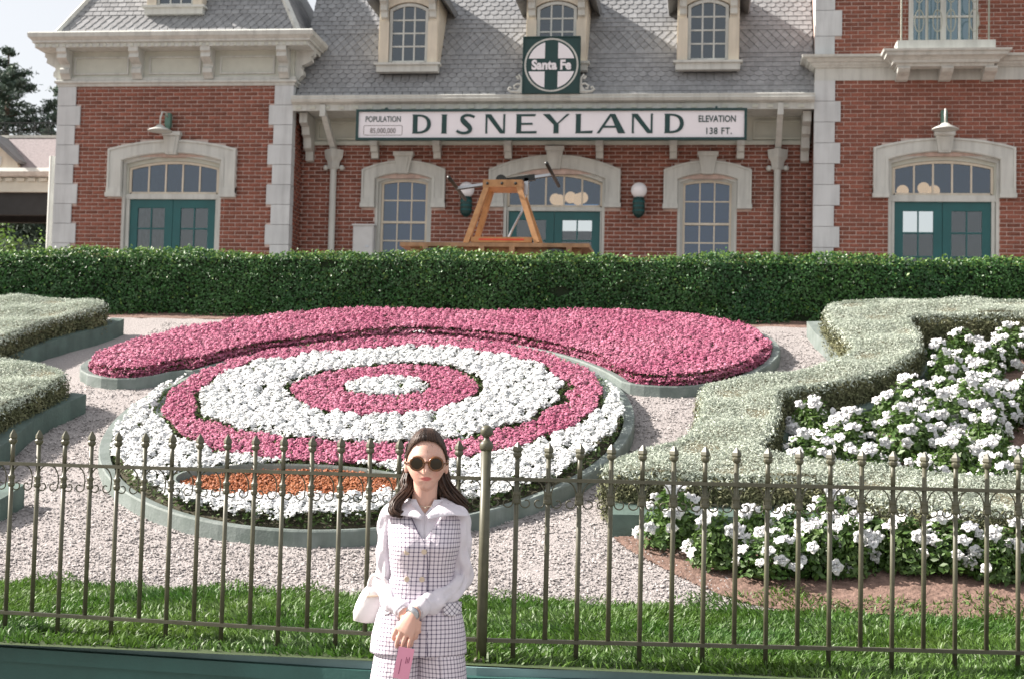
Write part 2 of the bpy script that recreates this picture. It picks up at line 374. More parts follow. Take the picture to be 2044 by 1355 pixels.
door_unit(LXC, YW, 5.74, 6.587, 6.75, 6.376, 6.513, 5.827, 6.235, 6.34, 1.205, .93, .80, 5.69, 6.48, 6.89)
door_unit(RXC, YW, 5.776, 6.607, 6.77, 6.40, 6.538, 5.853, 6.262, 6.36, 1.172, .915, .79, 5.70, 6.51, 6.87)
door_unit(CXC, YC, 5.70, 6.355, 6.62, 6.19, 6.382, 5.735, 6.10, 6.262, 1.19, .915, .82, 5.62, 6.36, 6.765)
for xw in (-5.42, .07):
    surround(xw, YC, .775, .525, 5.685, 6.352, 6.52, 6.186, 6.288, .095, .165, 6.27, 6.665)
    yr = YC+.12
    part(MB().strip([(xw-.48,FL)]+arch(xw-.48,xw+.48,6.15,6.24)+[(xw+.48,FL)], [(xw-.432,FL)]+arch(xw-.432,xw+.432,6.125,6.19)+[(xw+.432,FL)], yr-.04, yr+.06), 'window_casing', M['trim'])
    w = glazed(xw, yr, .39, 4.55, 6.105, 6.15, 3, [5.07,5.405,5.81], M['cream'], M['glassw'], bar=.024, edge=.04)
    part(MB().box(xw-.43,xw+.43,yr-.012,yr+.06,5.385,5.425), 'meeting_rail', M['cream'], w)
    part(MB().box(xw-.56,xw+.56,yr-.25,yr+.02,4.42,4.508), 'window_sill', M['trim'])
    part(MB().box(xw-.45,xw+.45,yr+.30,yr+.32,4.4,6.3), 'blind', M['blind'])

# walls of mortar with openings, bricks laid in front of it
LX0, LX1, RX0, RX1 = -11.72, -7.35, 1.895, 6.17
dl = (LXC-.93, LXC+.93, FL, 6.45); dr = (RXC-.915, RXC+.915, FL, 6.47); dc = (CXC-.915, CXC+.915, FL, 6.28)
wl_ = (-5.42-.525, -5.42+.525, 4.42, 6.2); wr_ = (.07-.525, .07+.525, 4.42, 6.2); w2 = (3.43, 4.58, 8.36, 9.75)
holes_wall(LX0, LX1, FL, 8.5, [dl], YW, YW+.25, 'wall', M['mortar'])
holes_wall(LX1-.25, RX0+.25, FL, 7.4, [dc,wl_,wr_], YC, YC+.25, 'wall', M['mortar'])
holes_wall(RX0, RX1, FL, 11.0, [dr,w2], YW, YW+.25, 'wall', M['mortar'])
for a_ in ((LX1-.25,LX1,YW+.25,YC+.1,FL,8.5),(RX0,RX0+.25,YW+.25,YC+.1,FL,11),(RX0,RX0+.25,YC+.1,32,7.4,11),(LX0,LX0+.25,YW+.25,32,FL,8.5),(RX1-.25,RX1,YW+.25,32,FL,11)): part(MB().box(*a_), 'side_wall', M['mortar'])
def ring_holes(xc, wo, foot, so_, co): 
    n = 10; hs = [(xc-wo,xc+wo,foot-.03,so_)]
    for i in range(n):
        z = so_+(co-so_)*(i+.5)/n; w = wo*(1-((i+.5)/n)**2)**.5*1.0; w = wo*math.sqrt(max(0,1-(i+.3)/n))
        hs.append((xc-w,xc+w,so_+(co-so_)*i/n,so_+(co-so_)*(i+1)/n))
    return hs
QH = .36
def quoin_holes(x, s, z1):
    hs = []; k = 0; z = z1
    while z > FL:
        w = .41 if k % 2 else .315; a, b = sorted((x, x+s*w)); hs.append((a,b,z-QH,z)); z -= QH; k += 1
    return hs
lq = quoin_holes(LX0,1,7.745); lq2 = quoin_holes(LX1,-1,7.745); rq = quoin_holes(RX0,1,7.77)+quoin_holes(RX0,1,9.39+.36*3)[:0]
rq2 = [(RX0,RX0+(.30 if k%2==0 else .42),8.17+k*.45-.08*(k>0),8.17+(k+1)*.45-.08) for k in range(7)]
lay_bricks(LX0,LX1,FL+.9,7.76,YW,[dl]+ring_holes(LXC,1.205,5.74,6.587,6.75)+lq+lq2)
lay_bricks(LX1,RX0,FL+.9,6.86,YC,[dc,wl_,wr_]+ring_holes(CXC,1.19,5.70,6.355,6.62)+ring_holes(-5.42,.775,5.685,6.352,6.52)+ring_holes(.07,.775,5.685,6.352,6.52))
lay_bricks(RX0,RX1,FL+.9,7.78,YW,[dr]+ring_holes(RXC,1.172,5.776,6.607,6.77)+rq)
lay_bricks(RX0,RX1,8.1,10.2,YW,[w2]+rq2)
lay_bricks(YW+.19,YC,FL+.9,7.7,LX1,[],'y+'); lay_bricks(YW+.0,YC,FL+.9,7.75,RX0,[],'y-')
def brick_at(b, d=.011):
    x0,x1,z0,z1,y,ax,_ = b; d += R.uniform(-.003,.003)
    if ax == 'x': return [(x0,y,z0),(x1,y,z0),(x1,y,z1),(x0,y,z1),(x0+.002,y-d,z0+.002),(x1-.002,y-d,z0+.002),(x1-.002,y-d,z1-.002),(x0+.002,y-d,z1-.002)]
    s = 1 if ax == 'y+' else -1
    return [(y,x0,z0),(y,x1,z0),(y,x1,z1),(y,x0,z1),(y+s*d,x0,z0),(y+s*d,x1,z0),(y+s*d,x1,z1),(y+s*d,x0,z1)]
BF = [(4,5,6,7),(0,1,5,4),(1,2,6,5),(2,3,7,6),(3,0,4,7)]
full = [b for b in BR if b[6] and b[5]=='x' and b[0] > RX0 and b[2] > 5.0 and b[1] < 5.4]
full.sort(key=lambda b: abs(b[2]-6.9)); single = set(full[:300])
bm_ = MB().add([(x-(-.107),y,z) for x,y,z in brick_at((-.107,.107,0,.061,0,'x',1))], BF).mesh('brick', M['brick1'])
for b in full[:300]:
    o = obj('brick', bm_, ST); o.location = O+Vector((b[0],b[4]+R.uniform(-.002,.002),b[2])); o.rotation_euler = (R.uniform(-.02,.02),0,R.uniform(-.012,.012))
V = []; Fc = []
for b in BR:
    if b in single: continue
    k = len(V); V += brick_at(b); Fc += [tuple(i+k for i in f) for f in BF]
o = obj('brickwork', np_mesh('brickwork', V, Fc, M['brick']), ST); o.location = O; o['kind'] = 'stuff'

# corner stones
def stone(x0,x1,y0,y1,z0,z1):
    g = .004; b = MB().box(x0,x1,y0,y1,z0+g,z1-g); part(b, 'stone', M['stone'])
for (a,b,z0,z1) in lq: stone(a-.03,b,YW-.035,YW+.36,z0,z1)
for (a,b,z0,z1) in lq2: stone(a,b+.03,YW-.035,YW+(.19 if b-a > .35 else .17),z0,z1)
for (a,b,z0,z1) in rq: stone(a-.03,b,YW-.035,YW+.10,z0,z1)
for (a,b,z0,z1) in rq2: stone(a-.03,b,YW-.035,YW+.10,z0,z1)

# cornices: a profile swept round three sides
def sweep(prof, x0, x1, yf, yb, name, m, par=None):
    vs = []; fs = []; n = len(prof)
    for o_, z in prof: vs += [(x0-o_,yb,z),(x0-o_,yf-o_,z),(x1+o_,yf-o_,z),(x1+o_,yb,z)]
    for i in range(n-1):
        for k in range(3): fs.append((i*4+k,i*4+k+1,(i+1)*4+k+1,(i+1)*4+k))
    for k in (0,3): fs.append(tuple(i*4+k for i in range(n)))
    return part(MB().add(vs,fs), name, m, par)
sweep([(-.05,7.72),(.05,7.745),(.05,7.78),(.09,7.80),(.09,7.835),(.06,7.85),(.06,7.90),(-.02,7.90)], LX0, LX1, YW, YW+3, 'architrave', M['trim'])
sweep([(-.05,7.88),(.022,7.88),(.022,8.40),(-.05,8.40)], LX0, LX1, YW, YW+3, 'frieze', M['cream2'])
sweep([(.0,8.385),(.36,8.385),(.36,8.46),(.40,8.47),(.40,8.50),(.46,8.56),(.47,8.63),(.44,8.66),(.10,8.69),(-.1,8.70)], LX0, LX1, YW, YW+3, 'cornice', M['trim'])
mo = MB()
for k in range(40):
    x = LX0-.34+k*.128
    if x < LX1+.3: mo.box(x,x+.05,YW-.374,YW-.35,8.395,8.455)
part(mo, 'dentil_row', M['cream2'])['kind'] = 'stuff'
for xa, xb in ((-11.46,-10.42),(-10.03,-9.06),(-8.70,-7.68)):
    A = [(xa,7.955),(xa,8.285),(xb,8.285),(xb,7.955),(xa,7.955)]; B = [(xa+.03,7.985),(xa+.03,8.255),(xb-.03,8.255),(xb-.03,7.985),(xa+.03,7.985)]
    part(MB().strip(A,B,YW-.045,YW-.018), 'frieze_panel', M['trim'])
def bracket_poly(o0, z0, z1, d):
    h = z1-z0; return [(o0,z1),(o0-d,z1),(o0-d,z1-.14*h),(o0-.86*d,z1-.2*h),(o0-.9*d,z1-.34*h),(o0-.62*d,z1-.44*h),(o0-.36*d,z1-.5*h),(o0-.34*d,z1-.6*h),(o0-.46*d,z1-.68*h),(o0-.46*d,z1-.82*h),(o0-.3*d,z1-.9*h),(o0-.2*d,z0),(o0,z0)]
for x in (-11.585,-10.225,-8.885,-7.485):
    part(MB().prismx(bracket_poly(YW-.024,7.86,8.385,.33), x-.09, x+.09), 'bracket', M['trim'])
def side_bracket(x, s, y): part(MB().prism([(x+s*(YW-p[0]-.024+.024),p[1]) for p in bracket_poly(YW,7.86,8.385,.33)], y-.09, y+.09), 'bracket', M['trim'])
for y in (YW+.14,YW+1.2): side_bracket(LX0-.024,-1,y); side_bracket(LX1+.024,1,y)
sweep([(-.03,7.765),(.02,7.77),(.02,7.985),(.06,7.99),(.06,8.0),(.10,8.03),(.11,8.06),(.15,8.07),(.18,8.12),(.25,8.13),(.26,8.17),(-.03,8.18)], RX0, RX1, YW, YW+3, 'cornice', M['trim'])
BX0, BX1 = 3.16, 4.80
sweep([(-.2,7.905),(-.03,7.91),(-.02,7.955),(.04,7.96),(.05,8.0),(.10,8.04),(.16,8.06),(.17,8.11),(.21,8.12),(.22,8.155),(-.2,8.175)], BX0, BX1, YW-.44, YW+.01, 'window_ledge', M['trim'])
for x in (3.31,4.02,4.73):
    part(MB().prismx([(YW-.02,8.0-.0),(YW-.42,7.905),(YW-.42,7.875),(YW-.36,7.83),(YW-.22,7.79),(YW-.13,7.74),(YW-.02,7.735)], x-.10, x+.10), 'bracket', M['trim'])
part(MB().box(3.19,4.79,YW-.44,YW+.02,8.21,8.345), 'window_sill', M['trim'])
# upper window with its iron balcony front
f = MB().box(3.43,3.51,YW-.02,YW+.1,8.36,9.75).box(4.50,4.58,YW-.02,YW+.1,8.36,9.75).box(3.51,4.50,YW-.017,YW+.1,8.36,8.44).box(3.51,4.5,YW-.017,YW+.1,9.66,9.75)
W2 = part(f, 'window', M['trim'])
part(MB().box(3.96,4.05,YW-.03,YW+.08,8.44,9.66), 'window_mullion', M['trim'], W2)
bar_parts(MB().box(3.51,3.96,YW+.0,YW+.06,8.85,8.885).box(4.05,4.5,YW+.0,YW+.06,8.85,8.885).box(3.715,3.755,YW+.004,YW+.056,8.44,9.66).box(4.255,4.295,YW+.004,YW+.056,8.44,9.66), M['trim'], W2)
for xa,xb in ((3.51,3.715),(3.755,3.96),(4.05,4.255),(4.295,4.5)):
    for za,zb in ((8.44,8.85),(8.885,9.66)): part(MB().box(xa,xb,YW+.03,YW+.034,za,zb), 'pane', M['glassd'], W2)
iron = mat('grey_iron', (.30,.32,.27), .5); rl = MB(); yi = YW-.33
for x in (3.27,3.56,3.70,3.86,4.08,4.38,4.50,4.70): rl.tube([(x,yi,8.35),(x,yi,9.5)], .011 if x not in (3.27,4.70) else .016, 6)
for xc_ in (3.86,4.08,3.56,4.46):
    for z_ in (8.70,9.2): rl.tube([(xc_+.075*math.sin(t),yi-.012,z_+.19*math.cos(t)) for t in np.linspace(0,2*math.pi,17)[:-1]], .010, 5, closed=True)
rl.box(3.25,4.72,yi-.012,yi+.012,8.352,8.375).box(3.25,4.72,yi-.012,yi+.012,9.48,9.51)
part(rl, 'balcony_rail', iron)

# ---- eaves, frieze and gutter of the middle range
part(MB().box(LX1+.04,RX0-.04,YC-.02,YC+.02,6.86,7.36), 'frieze', M['cream2'])
fp = MB(); 
for k in range(8):
    xa = LX1+.30+k*1.13; xb = xa+.93
    if xb < RX0: fp.strip([(xa,6.90),(xa,7.24),(xb,7.24),(xb,6.90),(xa,6.90)],[(xa+.035,6.935),(xa+.035,7.205),(xb-.035,7.205),(xb-.035,6.935),(xa+.035,6.935)],YC-.055,YC-.018)
part(fp, 'frieze_moulding', M['cream2'])['kind'] = 'stuff'
part(MB().box(LX1+.04,RX0-.04,YC-.07,YC+.02,6.80,6.862), 'frieze_rail', M['cream2'])
part(MB().box(LX1+.035,RX0-.035,25.46,YC+.1,7.30,7.34), 'eaves_soffit', M['trim'])
part(MB().box(LX1+.034,RX0-.034,25.425,25.46,7.27,7.40), 'fascia_board', M['trim'])
dn = MB(); x = LX1+.1
while x < RX0-.1: dn.box(x,x+.10,25.405,25.426,7.30,7.345); x += .26
part(dn, 'dentil_row', M['cream2'])['kind'] = 'stuff'
part(MB().prismx([(25.50,7.39),(25.40,7.385),(25.335,7.41),(25.31,7.46),(25.33,7.475),(25.32,7.52),(25.35,7.535),(25.40,7.51),(25.55,7.51),(25.60,7.545),(25.60,7.39)], LX1+.032, RX0-.032), 'gutter', M['trim'])
for x in (-5.95,-4.80,-3.50,-1.85,-.54,.64):
    part(MB().prismx([(YC-.03,6.86),(YC-.28,6.86),(YC-.28,6.76),(YC-.22,6.74),(YC-.20,6.66),(YC-.13,6.64),(YC-.11,6.55),(YC-.03,6.54)], x-.065, x+.065), 'bracket', M['trim'])
for x in (LX1+.18, RX0-.14):
    part(MB().prismx([(YC-.03,7.28),(YC-.62,7.28),(YC-.62,7.10),(YC-.45,7.05),(YC-.42,6.92),(YC-.30,6.88),(YC-.28,6.70),(YC-.14,6.66),(YC-.12,6.50),(YC-.03,6.48)], x-.07, x+.07), 'bracket', M['trim'])
for x, sl in ((-6.715,-.04),(1.29,0)):
    d = MB().tube([(x,YC-.1,FL),(x,YC-.1,6.36)], .062, 12)
    d.lathe([(.075,6.34),(.10,6.36),(.115,6.48),(.165,6.56),(.175,6.66),(.18,6.70),(.16,6.70)], (x,YC-.1,0), 4)
    o = part(d, 'downpipe', M['trim'])
    part(MB().bar((x,YC-.1,6.70),(x+sl,25.45,7.27),.10,.10), 'pipe_offset', M['trim'], o)
    part(MB().box(x-.05+sl,x+.05+sl,25.375,25.421,7.16,7.37), 'outlet_box', M['trim'], o)
    part(MB().ball((x-.15,YC-.08,6.375),.05).ball((x+.15,YC-.08,6.375),.05).bar((x-.15,YC-.08,6.375),(x+.15,YC-.08,6.375),.03,.03), 'pipe_clip', M['trim'], o)

# ---- roofs
TA = math.tan(rad(61)); EX = .110
def shingle_poly(style, w, L):
    h = w/2
    if style == 'scallop': return [(-h,L),(-h,.055)]+[(-h*math.cos(t), .055-.055*math.sin(t)) for t in np.linspace(.35,math.pi-.35,6)]+[(h,.055),(h,L)]
    if style == 'point': return [(-h,L),(-h,.09),(0,-.005),(h,.09),(h,L)]
    return [(-h,L),(-h,0),(h,0),(h,L)]
def shingle_mb(style, w, L=.20, th=.016):
    p = shingle_poly(style, w, L); n = len(p)
    vs = [(x,-.022+.019*max(0,v)/L,v) for x,v in p]+[(x,-.022+th+.010*max(0,v)/L,v) for x,v in p]   # local: x along, y = -normal, z up slope
    return vs, [tuple(range(n))]+[(i,i+n,(i+1)%n+n,(i+1)%n) for i in range(n)]
SV, SF_ = [], []; nsing = 0
sh_mesh = {}
def shingles(yb, zb, x0, x1, nrow, styles, w=.155, skip=None, single=None, taper=0, face='front'):
    global nsing
    sd_, cd_ = math.sin(rad(61)), math.cos(rad(61))
    for r in range(nrow):
        st = styles(r); v = .02+r*EX; z = zb+v*sd_; y = yb+v*cd_; n0 = int(math.floor(x0/w))-1
        xa, xb = x0+taper*(z-zb), x1-taper*(z-zb)
        off = (r%2)*w/2+R.uniform(-.02,.02)*(st=='straight')
        for i in range(int((x1-x0)/w)+4):
            xc_ = (n0+i)*w+off; ww = w-.010-R.uniform(0,.006)
            if xc_-ww/2 < xa or xc_+ww/2 > xb:
                a, b = max(xc_-ww/2,xa), min(xc_+ww/2,xb)
                if b-a < .03: continue
                xc_, ww, stl = (a+b)/2, b-a, 'straight' if st=='straight' else st
            else: stl = st
            if skip and skip(xc_,z): continue
            if face == 'front': mt = Matrix(((1,0,0,xc_),(0,sd_,cd_,y),(0,-cd_,sd_,z),(0,0,0,1)))
            elif face == 'right': mt = Matrix(((0,-sd_,-cd_,0),(1,0,0,xc_),(0,-cd_,sd_,z),(0,0,0,1))); mt[0][3] = yb-v*cd_
            tilt = Matrix.Rotation(R.uniform(-.012,.012),4,'Y')
            if single and nsing < 300 and single(xc_,z) and abs(ww-w) < .02:
                nsing += 1
                if stl not in sh_mesh: sh_mesh[stl] = MB().add(*shingle_mb(stl,w-.008)).mesh('shingle', M['slate1'])
                o = obj('shingle', sh_mesh[stl], ST); o.matrix_local = Matrix.Translation(O)@mt@tilt
            else:
                vs, fs = shingle_mb(stl, ww, .20, .016+R.uniform(0,.005)); k = len(SV); mm = mt@tilt
                SV.extend([tuple(mm@Vector(q)) for q in vs]); SF_.extend([tuple(i_+k for i_ in f) for f in fs])
DX = (-5.29,-2.625,.04)
def indorm(x,z): return any(abs(x-d) < .50 for d in DX) and z > 7.92
CYB, CZB = 25.55, 7.52
def cst(r): return 'scallop' if r in (3,4,5,18,19,20,21) else 'point' if 10 <= r <= 13 else 'straight'
part(MB().prismx([(CYB,CZB-.05),(CYB+3.3/TA,CZB+3.25),(CYB+5,CZB+3.6),(CYB+5,CZB-.05)], LX1+.04, RX0-.01), 'roof', M['slatebase'])
shingles(CYB, CZB, LX1+.05, RX0-.02, 27, cst, skip=indorm, single=lambda x,z: x > -3.3 and z < 8.9)
LZB = 8.69; LYB = YW-.10; lt = 1/TA
h_ = 2.45; i_ = h_/TA
vs = [(LX0-.12,LYB,LZB-.02),(LX1+.12,LYB,LZB-.02),(LX1+.12,LYB+5,LZB-.02),(LX0-.12,LYB+5,LZB-.02)]
vs += [(LX0-.12+i_,LYB+i_,LZB+h_),(LX1+.12-i_,LYB+i_,LZB+h_),(LX1+.12-i_,LYB+5-i_,LZB+h_),(LX0-.12+i_,LYB+5-i_,LZB+h_)]
part(MB().add(vs,[(0,1,5,4),(1,2,6,5),(2,3,7,6),(3,0,4,7),(4,5,6,7),(3,2,1,0)]), 'roof', M['slatebase'])
shingles(LYB, LZB, LX0-.10, LX1+.10, 14, lambda r: 'point' if r in (1,2,3) else 'straight', taper=lt, skip=lambda x,z: abs(x-(-9.63)) < .48 and z > 9.08)
shingles(LX1+.12, LZB, LYB+.03, LYB+2.6, 14, lambda r: 'point' if r in (1,2,3) else 'straight', taper=0, face='right', skip=lambda y,z: y < LYB+(z-LZB)*lt+.08)
V4 = [f for f in SF_]
me = bpy.data.meshes.new('shingles'); me.from_pydata(SV,[],SF_); me.materials.append(M['slate']); me.update()
o = obj('shingle_courses', me, ST); o.location = O; o['kind'] = 'stuff'
for x, s in ((LX0-.12,1),(LX1+.12,-1)):
    part(MB().bar((x,LYB-.02,LZB-.02),(x+s*i_,LYB+i_-.02,LZB+h_),.10,.07), 'hip_board', M['trim'])
# dormers
def dormer(xc, yf, z0, half, win, top, cols=3):
    f = MB(); hw = win[0]
    A = [(xc-half,z0)]+arch(xc-half,xc+half,top-.06,top)+[(xc+half,z0)]; B = [(xc-hw-.07,z0)]+arch(xc-hw-.07,xc+hw+.07,win[2]+.05,win[3]+.07)+[(xc+hw+.07,z0)]
    f.strip(A,B,yf,yf+.10)
    for s in (-1,1):
        xa, xb = sorted((xc+s*half,xc+s*(half-.04))); f.box(xa,xb,yf+.102,yf+1.2,z0,top-.06)
    o = part(f, 'dormer', M['cream'])
    glazed(xc, yf+.03, hw, win[1], win[2], win[3], cols, win[4], M['trim'], M['glassd'], bar=.028, edge=.055, name='dormer_window', par=None)
    part(MB().box(xc-half-.02,xc+half+.02,yf-.06,yf+.1,z0-.14,z0-.02).box(xc-half-.06,xc+half+.06,yf-.10,yf+.1,z0-.02,z0+.02), 'dormer_sill', M['trim'], o)
    for s in (-1,1):
        xm = xc+s*(half-.10)
        part(MB().box(xm-.085,xm+.085,yf-.02,yf+.002,z0+.02,z0+.78), 'pilaster', M['cream'], o)
        b = MB().prismx([(yf,top),(yf-.22,top),(yf-.22,top-.16),(yf-.13,top-.20),(yf-.12,top-.30),(yf-.07,top-.33),(yf-.06,top-.42),(yf,top-.44)], xm-.06, xm+.06)
        part(b, 'bracket', M['trim'], o)
    # gable hood
    e, rz = half+.20, .62
    hood = MB().prism([(xc-e,top-.10),(xc,top+rz),(xc+e,top-.10),(xc+e-.03,top-.20),(xc,top+rz-.14),(xc-e+.03,top-.20)], yf-.28, yf+1.6)
    part(hood, 'dormer_roof', M['slatebase'], o)
    part(MB().prism([(xc-half,top-.03),(xc+half,top-.03),(xc,top+rz-.15)], yf+.0, yf+.06), 'gable', M['cream'], o)
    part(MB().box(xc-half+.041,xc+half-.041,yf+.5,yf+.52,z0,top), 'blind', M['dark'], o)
for d in DX: dormer(d, 25.66, 8.15, .54, (.30,8.23,9.13,9.22,[8.49,8.73,8.97]), 9.42)
dormer(-9.63, YW+.06, 9.22, .53, (.30,9.30,10.1,10.2,[9.55,9.8]), 10.5)
# interior
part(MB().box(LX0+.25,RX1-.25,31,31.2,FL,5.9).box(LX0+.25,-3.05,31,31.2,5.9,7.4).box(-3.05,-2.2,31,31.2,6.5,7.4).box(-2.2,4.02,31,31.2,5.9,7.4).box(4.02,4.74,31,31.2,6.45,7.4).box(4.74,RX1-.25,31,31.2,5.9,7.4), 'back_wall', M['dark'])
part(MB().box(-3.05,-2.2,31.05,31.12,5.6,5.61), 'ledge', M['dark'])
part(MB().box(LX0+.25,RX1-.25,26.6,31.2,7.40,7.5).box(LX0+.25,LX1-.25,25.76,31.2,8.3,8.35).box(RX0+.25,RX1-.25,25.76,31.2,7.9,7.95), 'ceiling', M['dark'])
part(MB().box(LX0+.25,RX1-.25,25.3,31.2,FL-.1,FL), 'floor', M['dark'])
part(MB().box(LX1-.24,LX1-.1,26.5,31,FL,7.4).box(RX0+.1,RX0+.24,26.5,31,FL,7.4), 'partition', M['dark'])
tag(MB().box(-13,7,22.5,25.29,3.0,FL-.004).build('platform', M['pave']), kind='structure')

# ------------------------------------------------------------------ signs
def text_mesh(body, h, m, depth=.006, off=0., sx=1., space=1.):
    cu_ = bpy.data.curves.new('lettering','FONT'); cu_.body = body; cu_.size = h*1.38; cu_.extrude = depth; cu_.offset = off; cu_.space_character = space
    cu_.align_x = 'CENTER'; cu_.resolution_u = 4
    t = bpy.data.objects.new('lettering', cu_); COL.objects.link(t); bpy.context.view_layer.update()
    me = bpy.data.meshes.new_from_object(t.evaluated_get(bpy.context.evaluated_depsgraph_get())); bpy.data.objects.remove(t)
    me.transform(Matrix.Diagonal((sx,1,1,1))); me.transform(Matrix.Rotation(math.pi/2,4,'X'))
    me.materials.clear(); me.materials.append(m); return me
YS = 25.24
SG = thing('station_sign', 'long white station name board in a dark green frame hung under the eaves', 'sign', (-2.70,YS,6.68))
SO = Vector((2.70,-YS,-6.68))
def sp(mb, name, m, par=None):
    o = mb.build(name, m, par or SG); 
    if par is None: o.location = SO
    return o
SX0, SX1, SZ0, SZ1 = -6.10, .72, 6.70, 7.245
sp(MB().box(SX0+.04,SX1-.04,YS+.01,YS+.05,SZ0+.035,SZ1-.035), 'panel', M['signwhite'])
sp(MB().box(SX0,SX1,YS-.02,YS+.06,SZ0,SZ0+.04).box(SX0,SX1,YS-.02,YS+.06,SZ1-.04,SZ1).box(SX0,SX0+.045,YS-.017,YS+.057,SZ0+.04,SZ1-.04).box(SX1-.045,SX1,YS-.017,YS+.057,SZ0+.04,SZ1-.04), 'border', M['dgreen'])
sp(MB().box(SX0+.5,SX0+.54,YS+.06,YS+.2,SZ1-.06,SZ1+.05).box(SX1-.54,SX1-.5,YS+.06,YS+.2,SZ1-.06,SZ1+.05), 'hanger', M['dgreen'])
q = .003425
T, t = 25, 10
def bez(pts, n=10):
    out = []
    for u in np.linspace(0,1,n):
        p = [np.array(a,float) for a in pts]
        while len(p) > 1: p = [a*(1-u)+b*u for a,b in zip(p,p[1:])]
        out.append(tuple(p[0]))
    return out
def band(c, ws):                               # stroke with varying width
    c = [np.array(p,float) for p in c]; L_, R_ = [], []
    for i, p in enumerate(c):
        d = c[min(i+1,len(c)-1)]-c[max(i-1,0)]; d /= np.hypot(*d); n = np.array([-d[1],d[0]]); w = ws[i]/2
        L_.append(tuple(p+n*w)); R_.append(tuple(p-n*w))
    return [[L_[i],L_[i+1],R_[i+1],R_[i]] for i in range(len(c)-1)]
def vstem(x, w=T): return [(x-3,0),(x+w+3,0),(x+w,7),(x+w,92),(x+w+3,99),(x-3,99),(x,92),(x,7)]
def bowlD(x0, x1):
    o_ = bez([(x0,99),(x1-20,100),(x1+8,85),(x1+6,14),(x1-20,-1),(x0,0)],17); i_ = bez([(x0,89),(x1-34,90),(x1-18,80),(x1-18,20),(x1-34,9),(x0,10)],17)
    return [[o_[k],o_[k+1],i_[k+1],i_[k]] for k in range(16)]
S_c = bez([(92,84),(70,103),(8,106),(4,70),(30,52),(60,48),(108,34),(96,-8),(30,-10),(2,14)],26)
LET = [
 (318, [vstem(2)]+bowlD(20,104)), (470, [vstem(1)]),
 (547, band(S_c, [13]*5+[14,16,18,21,24,26,27,27,26,26,25,24,22,20,17,15]+[13]*5)),
 (695, [[(2,0),(14,0),(12,8),(12,90),(0,99),(2,90)],[(0,99),(30,99),(103,0),(78,0)],[(93,99),(105,99),(103,92),(103,0),(93,12)]]),
 (855, [vstem(1),[(26,88),(96,88),(100,99),(26,99)],[(26,44),(84,44),(84,54),(26,54)],[(26,0),(104,0),(106,12),(26,11)]]),
 (990, [[(0,99),(36,99),(82,44),(56,44)],[(56,0),(82,0),(82,46),(56,46)],[(66,44),(82,50),(137,99),(122,99)]]),
 (1158, [vstem(1),[(26,0),(84,0),(88,14),(26,11)]]),
 (1265, [[(0,0),(14,0),(76,92),(66,99)],[(66,99),(92,99),(145,0),(108,0)],[(32,28),(104,28),(98,38),(39,38)]]),
 (1440, [[(2,0),(14,0),(12,8),(12,90),(0,99),(2,90)],[(0,99),(30,99),(106,0),(80,0)],[(96,99),(108,99),(106,92),(106,0),(96,12)]]),
 (1605, [vstem(2)]+bowlD(20,104))]
for x0_, polys in LET:
    mb = MB()
    for j, p in enumerate(polys): mb.prism([(-5.09+(x0_-318+a)*q, 6.815+b*q) for a,b in p], YS+.002-.0004*j, YS+.012)
    sp(mb, 'letter', M['dgreen'])
def put(me, name, x, z, y, par, shift): 
    o = obj(name, me, par); o.location = shift+Vector((x,y,z)); return o
dgt = M['dgreen']; brown = mat('brown_print', (.10,.085,.08), .6)
put(text_mesh('POPULATION', .105, dgt, .004, 0, .72), 'lettering', -5.615, 7.025, YS+.006, SG, SO)
put(text_mesh('85,000,000', .095, brown, .003, -.001, .80), 'lettering', -5.615, 6.825, YS+.006, SG, SO)
fr = [(-5.945,6.79),(-5.285,6.79),(-5.27,6.805),(-5.27,6.945),(-5.285,6.96),(-5.945,6.96),(-5.96,6.945),(-5.96,6.805)]
mb = MB(); mb.tube([(x,YS+.008,z) for x,z in fr], .004, 4, closed=True); sp(mb, 'number_frame', brown)
put(text_mesh('ELEVATION', .115, dgt, .004, .002, .78), 'lettering', .215, 7.01, YS+.006, SG, SO)
put(text_mesh('138 FT.', .115, dgt, .004, .002, .85, 1.12), 'lettering', .24, 6.80, YS+.006, SG, SO)

# square railway emblem board
EO = Vector((2.665,-25.33,-7.54))
EB = thing('emblem_sign', 'square dark green railway sign with white cross disc standing on the gutter', 'sign', (-2.665,25.33,7.54))
def ep(mb, name, m): o = mb.build(name, m, EB); o.location = EO; return o
ex, ez, hs = -2.665, 8.033, .505; ye = 25.30
ep(MB().box(ex-hs,ex+hs,ye,ye+.07,ez-hs,ez+hs), 'board', M['dgreen'])
mb = MB()
for s, n in (((ex-hs,ex-hs+.02),0),((ex+hs-.02,ex+hs),0)): mb.box(s[0],s[1],ye-.02,ye+.001,ez-hs,ez+hs)
mb.box(ex-hs+.02,ex+hs-.02,ye-.02,ye+.001,ez-hs,ez-hs+.02).box(ex-hs+.02,ex+hs-.02,ye-.02,ye+.001,ez+hs-.02,ez+hs); ep(mb, 'edge_strip', M['dgreen'])
def ringp(r0_, r1_, n=48):
    A = [(ex+r0_*math.cos(t),ez+r0_*math.sin(t)) for t in np.linspace(0,2*math.pi,n)]; B = [(ex+r1_*math.cos(t),ez+r1_*math.sin(t)) for t in np.linspace(0,2*math.pi,n)]; return A, B
ep(MB().strip(*ringp(.445,.475),ye-.006,ye+.001), 'ring', M['trim'])
mb = MB(); r_ = .415
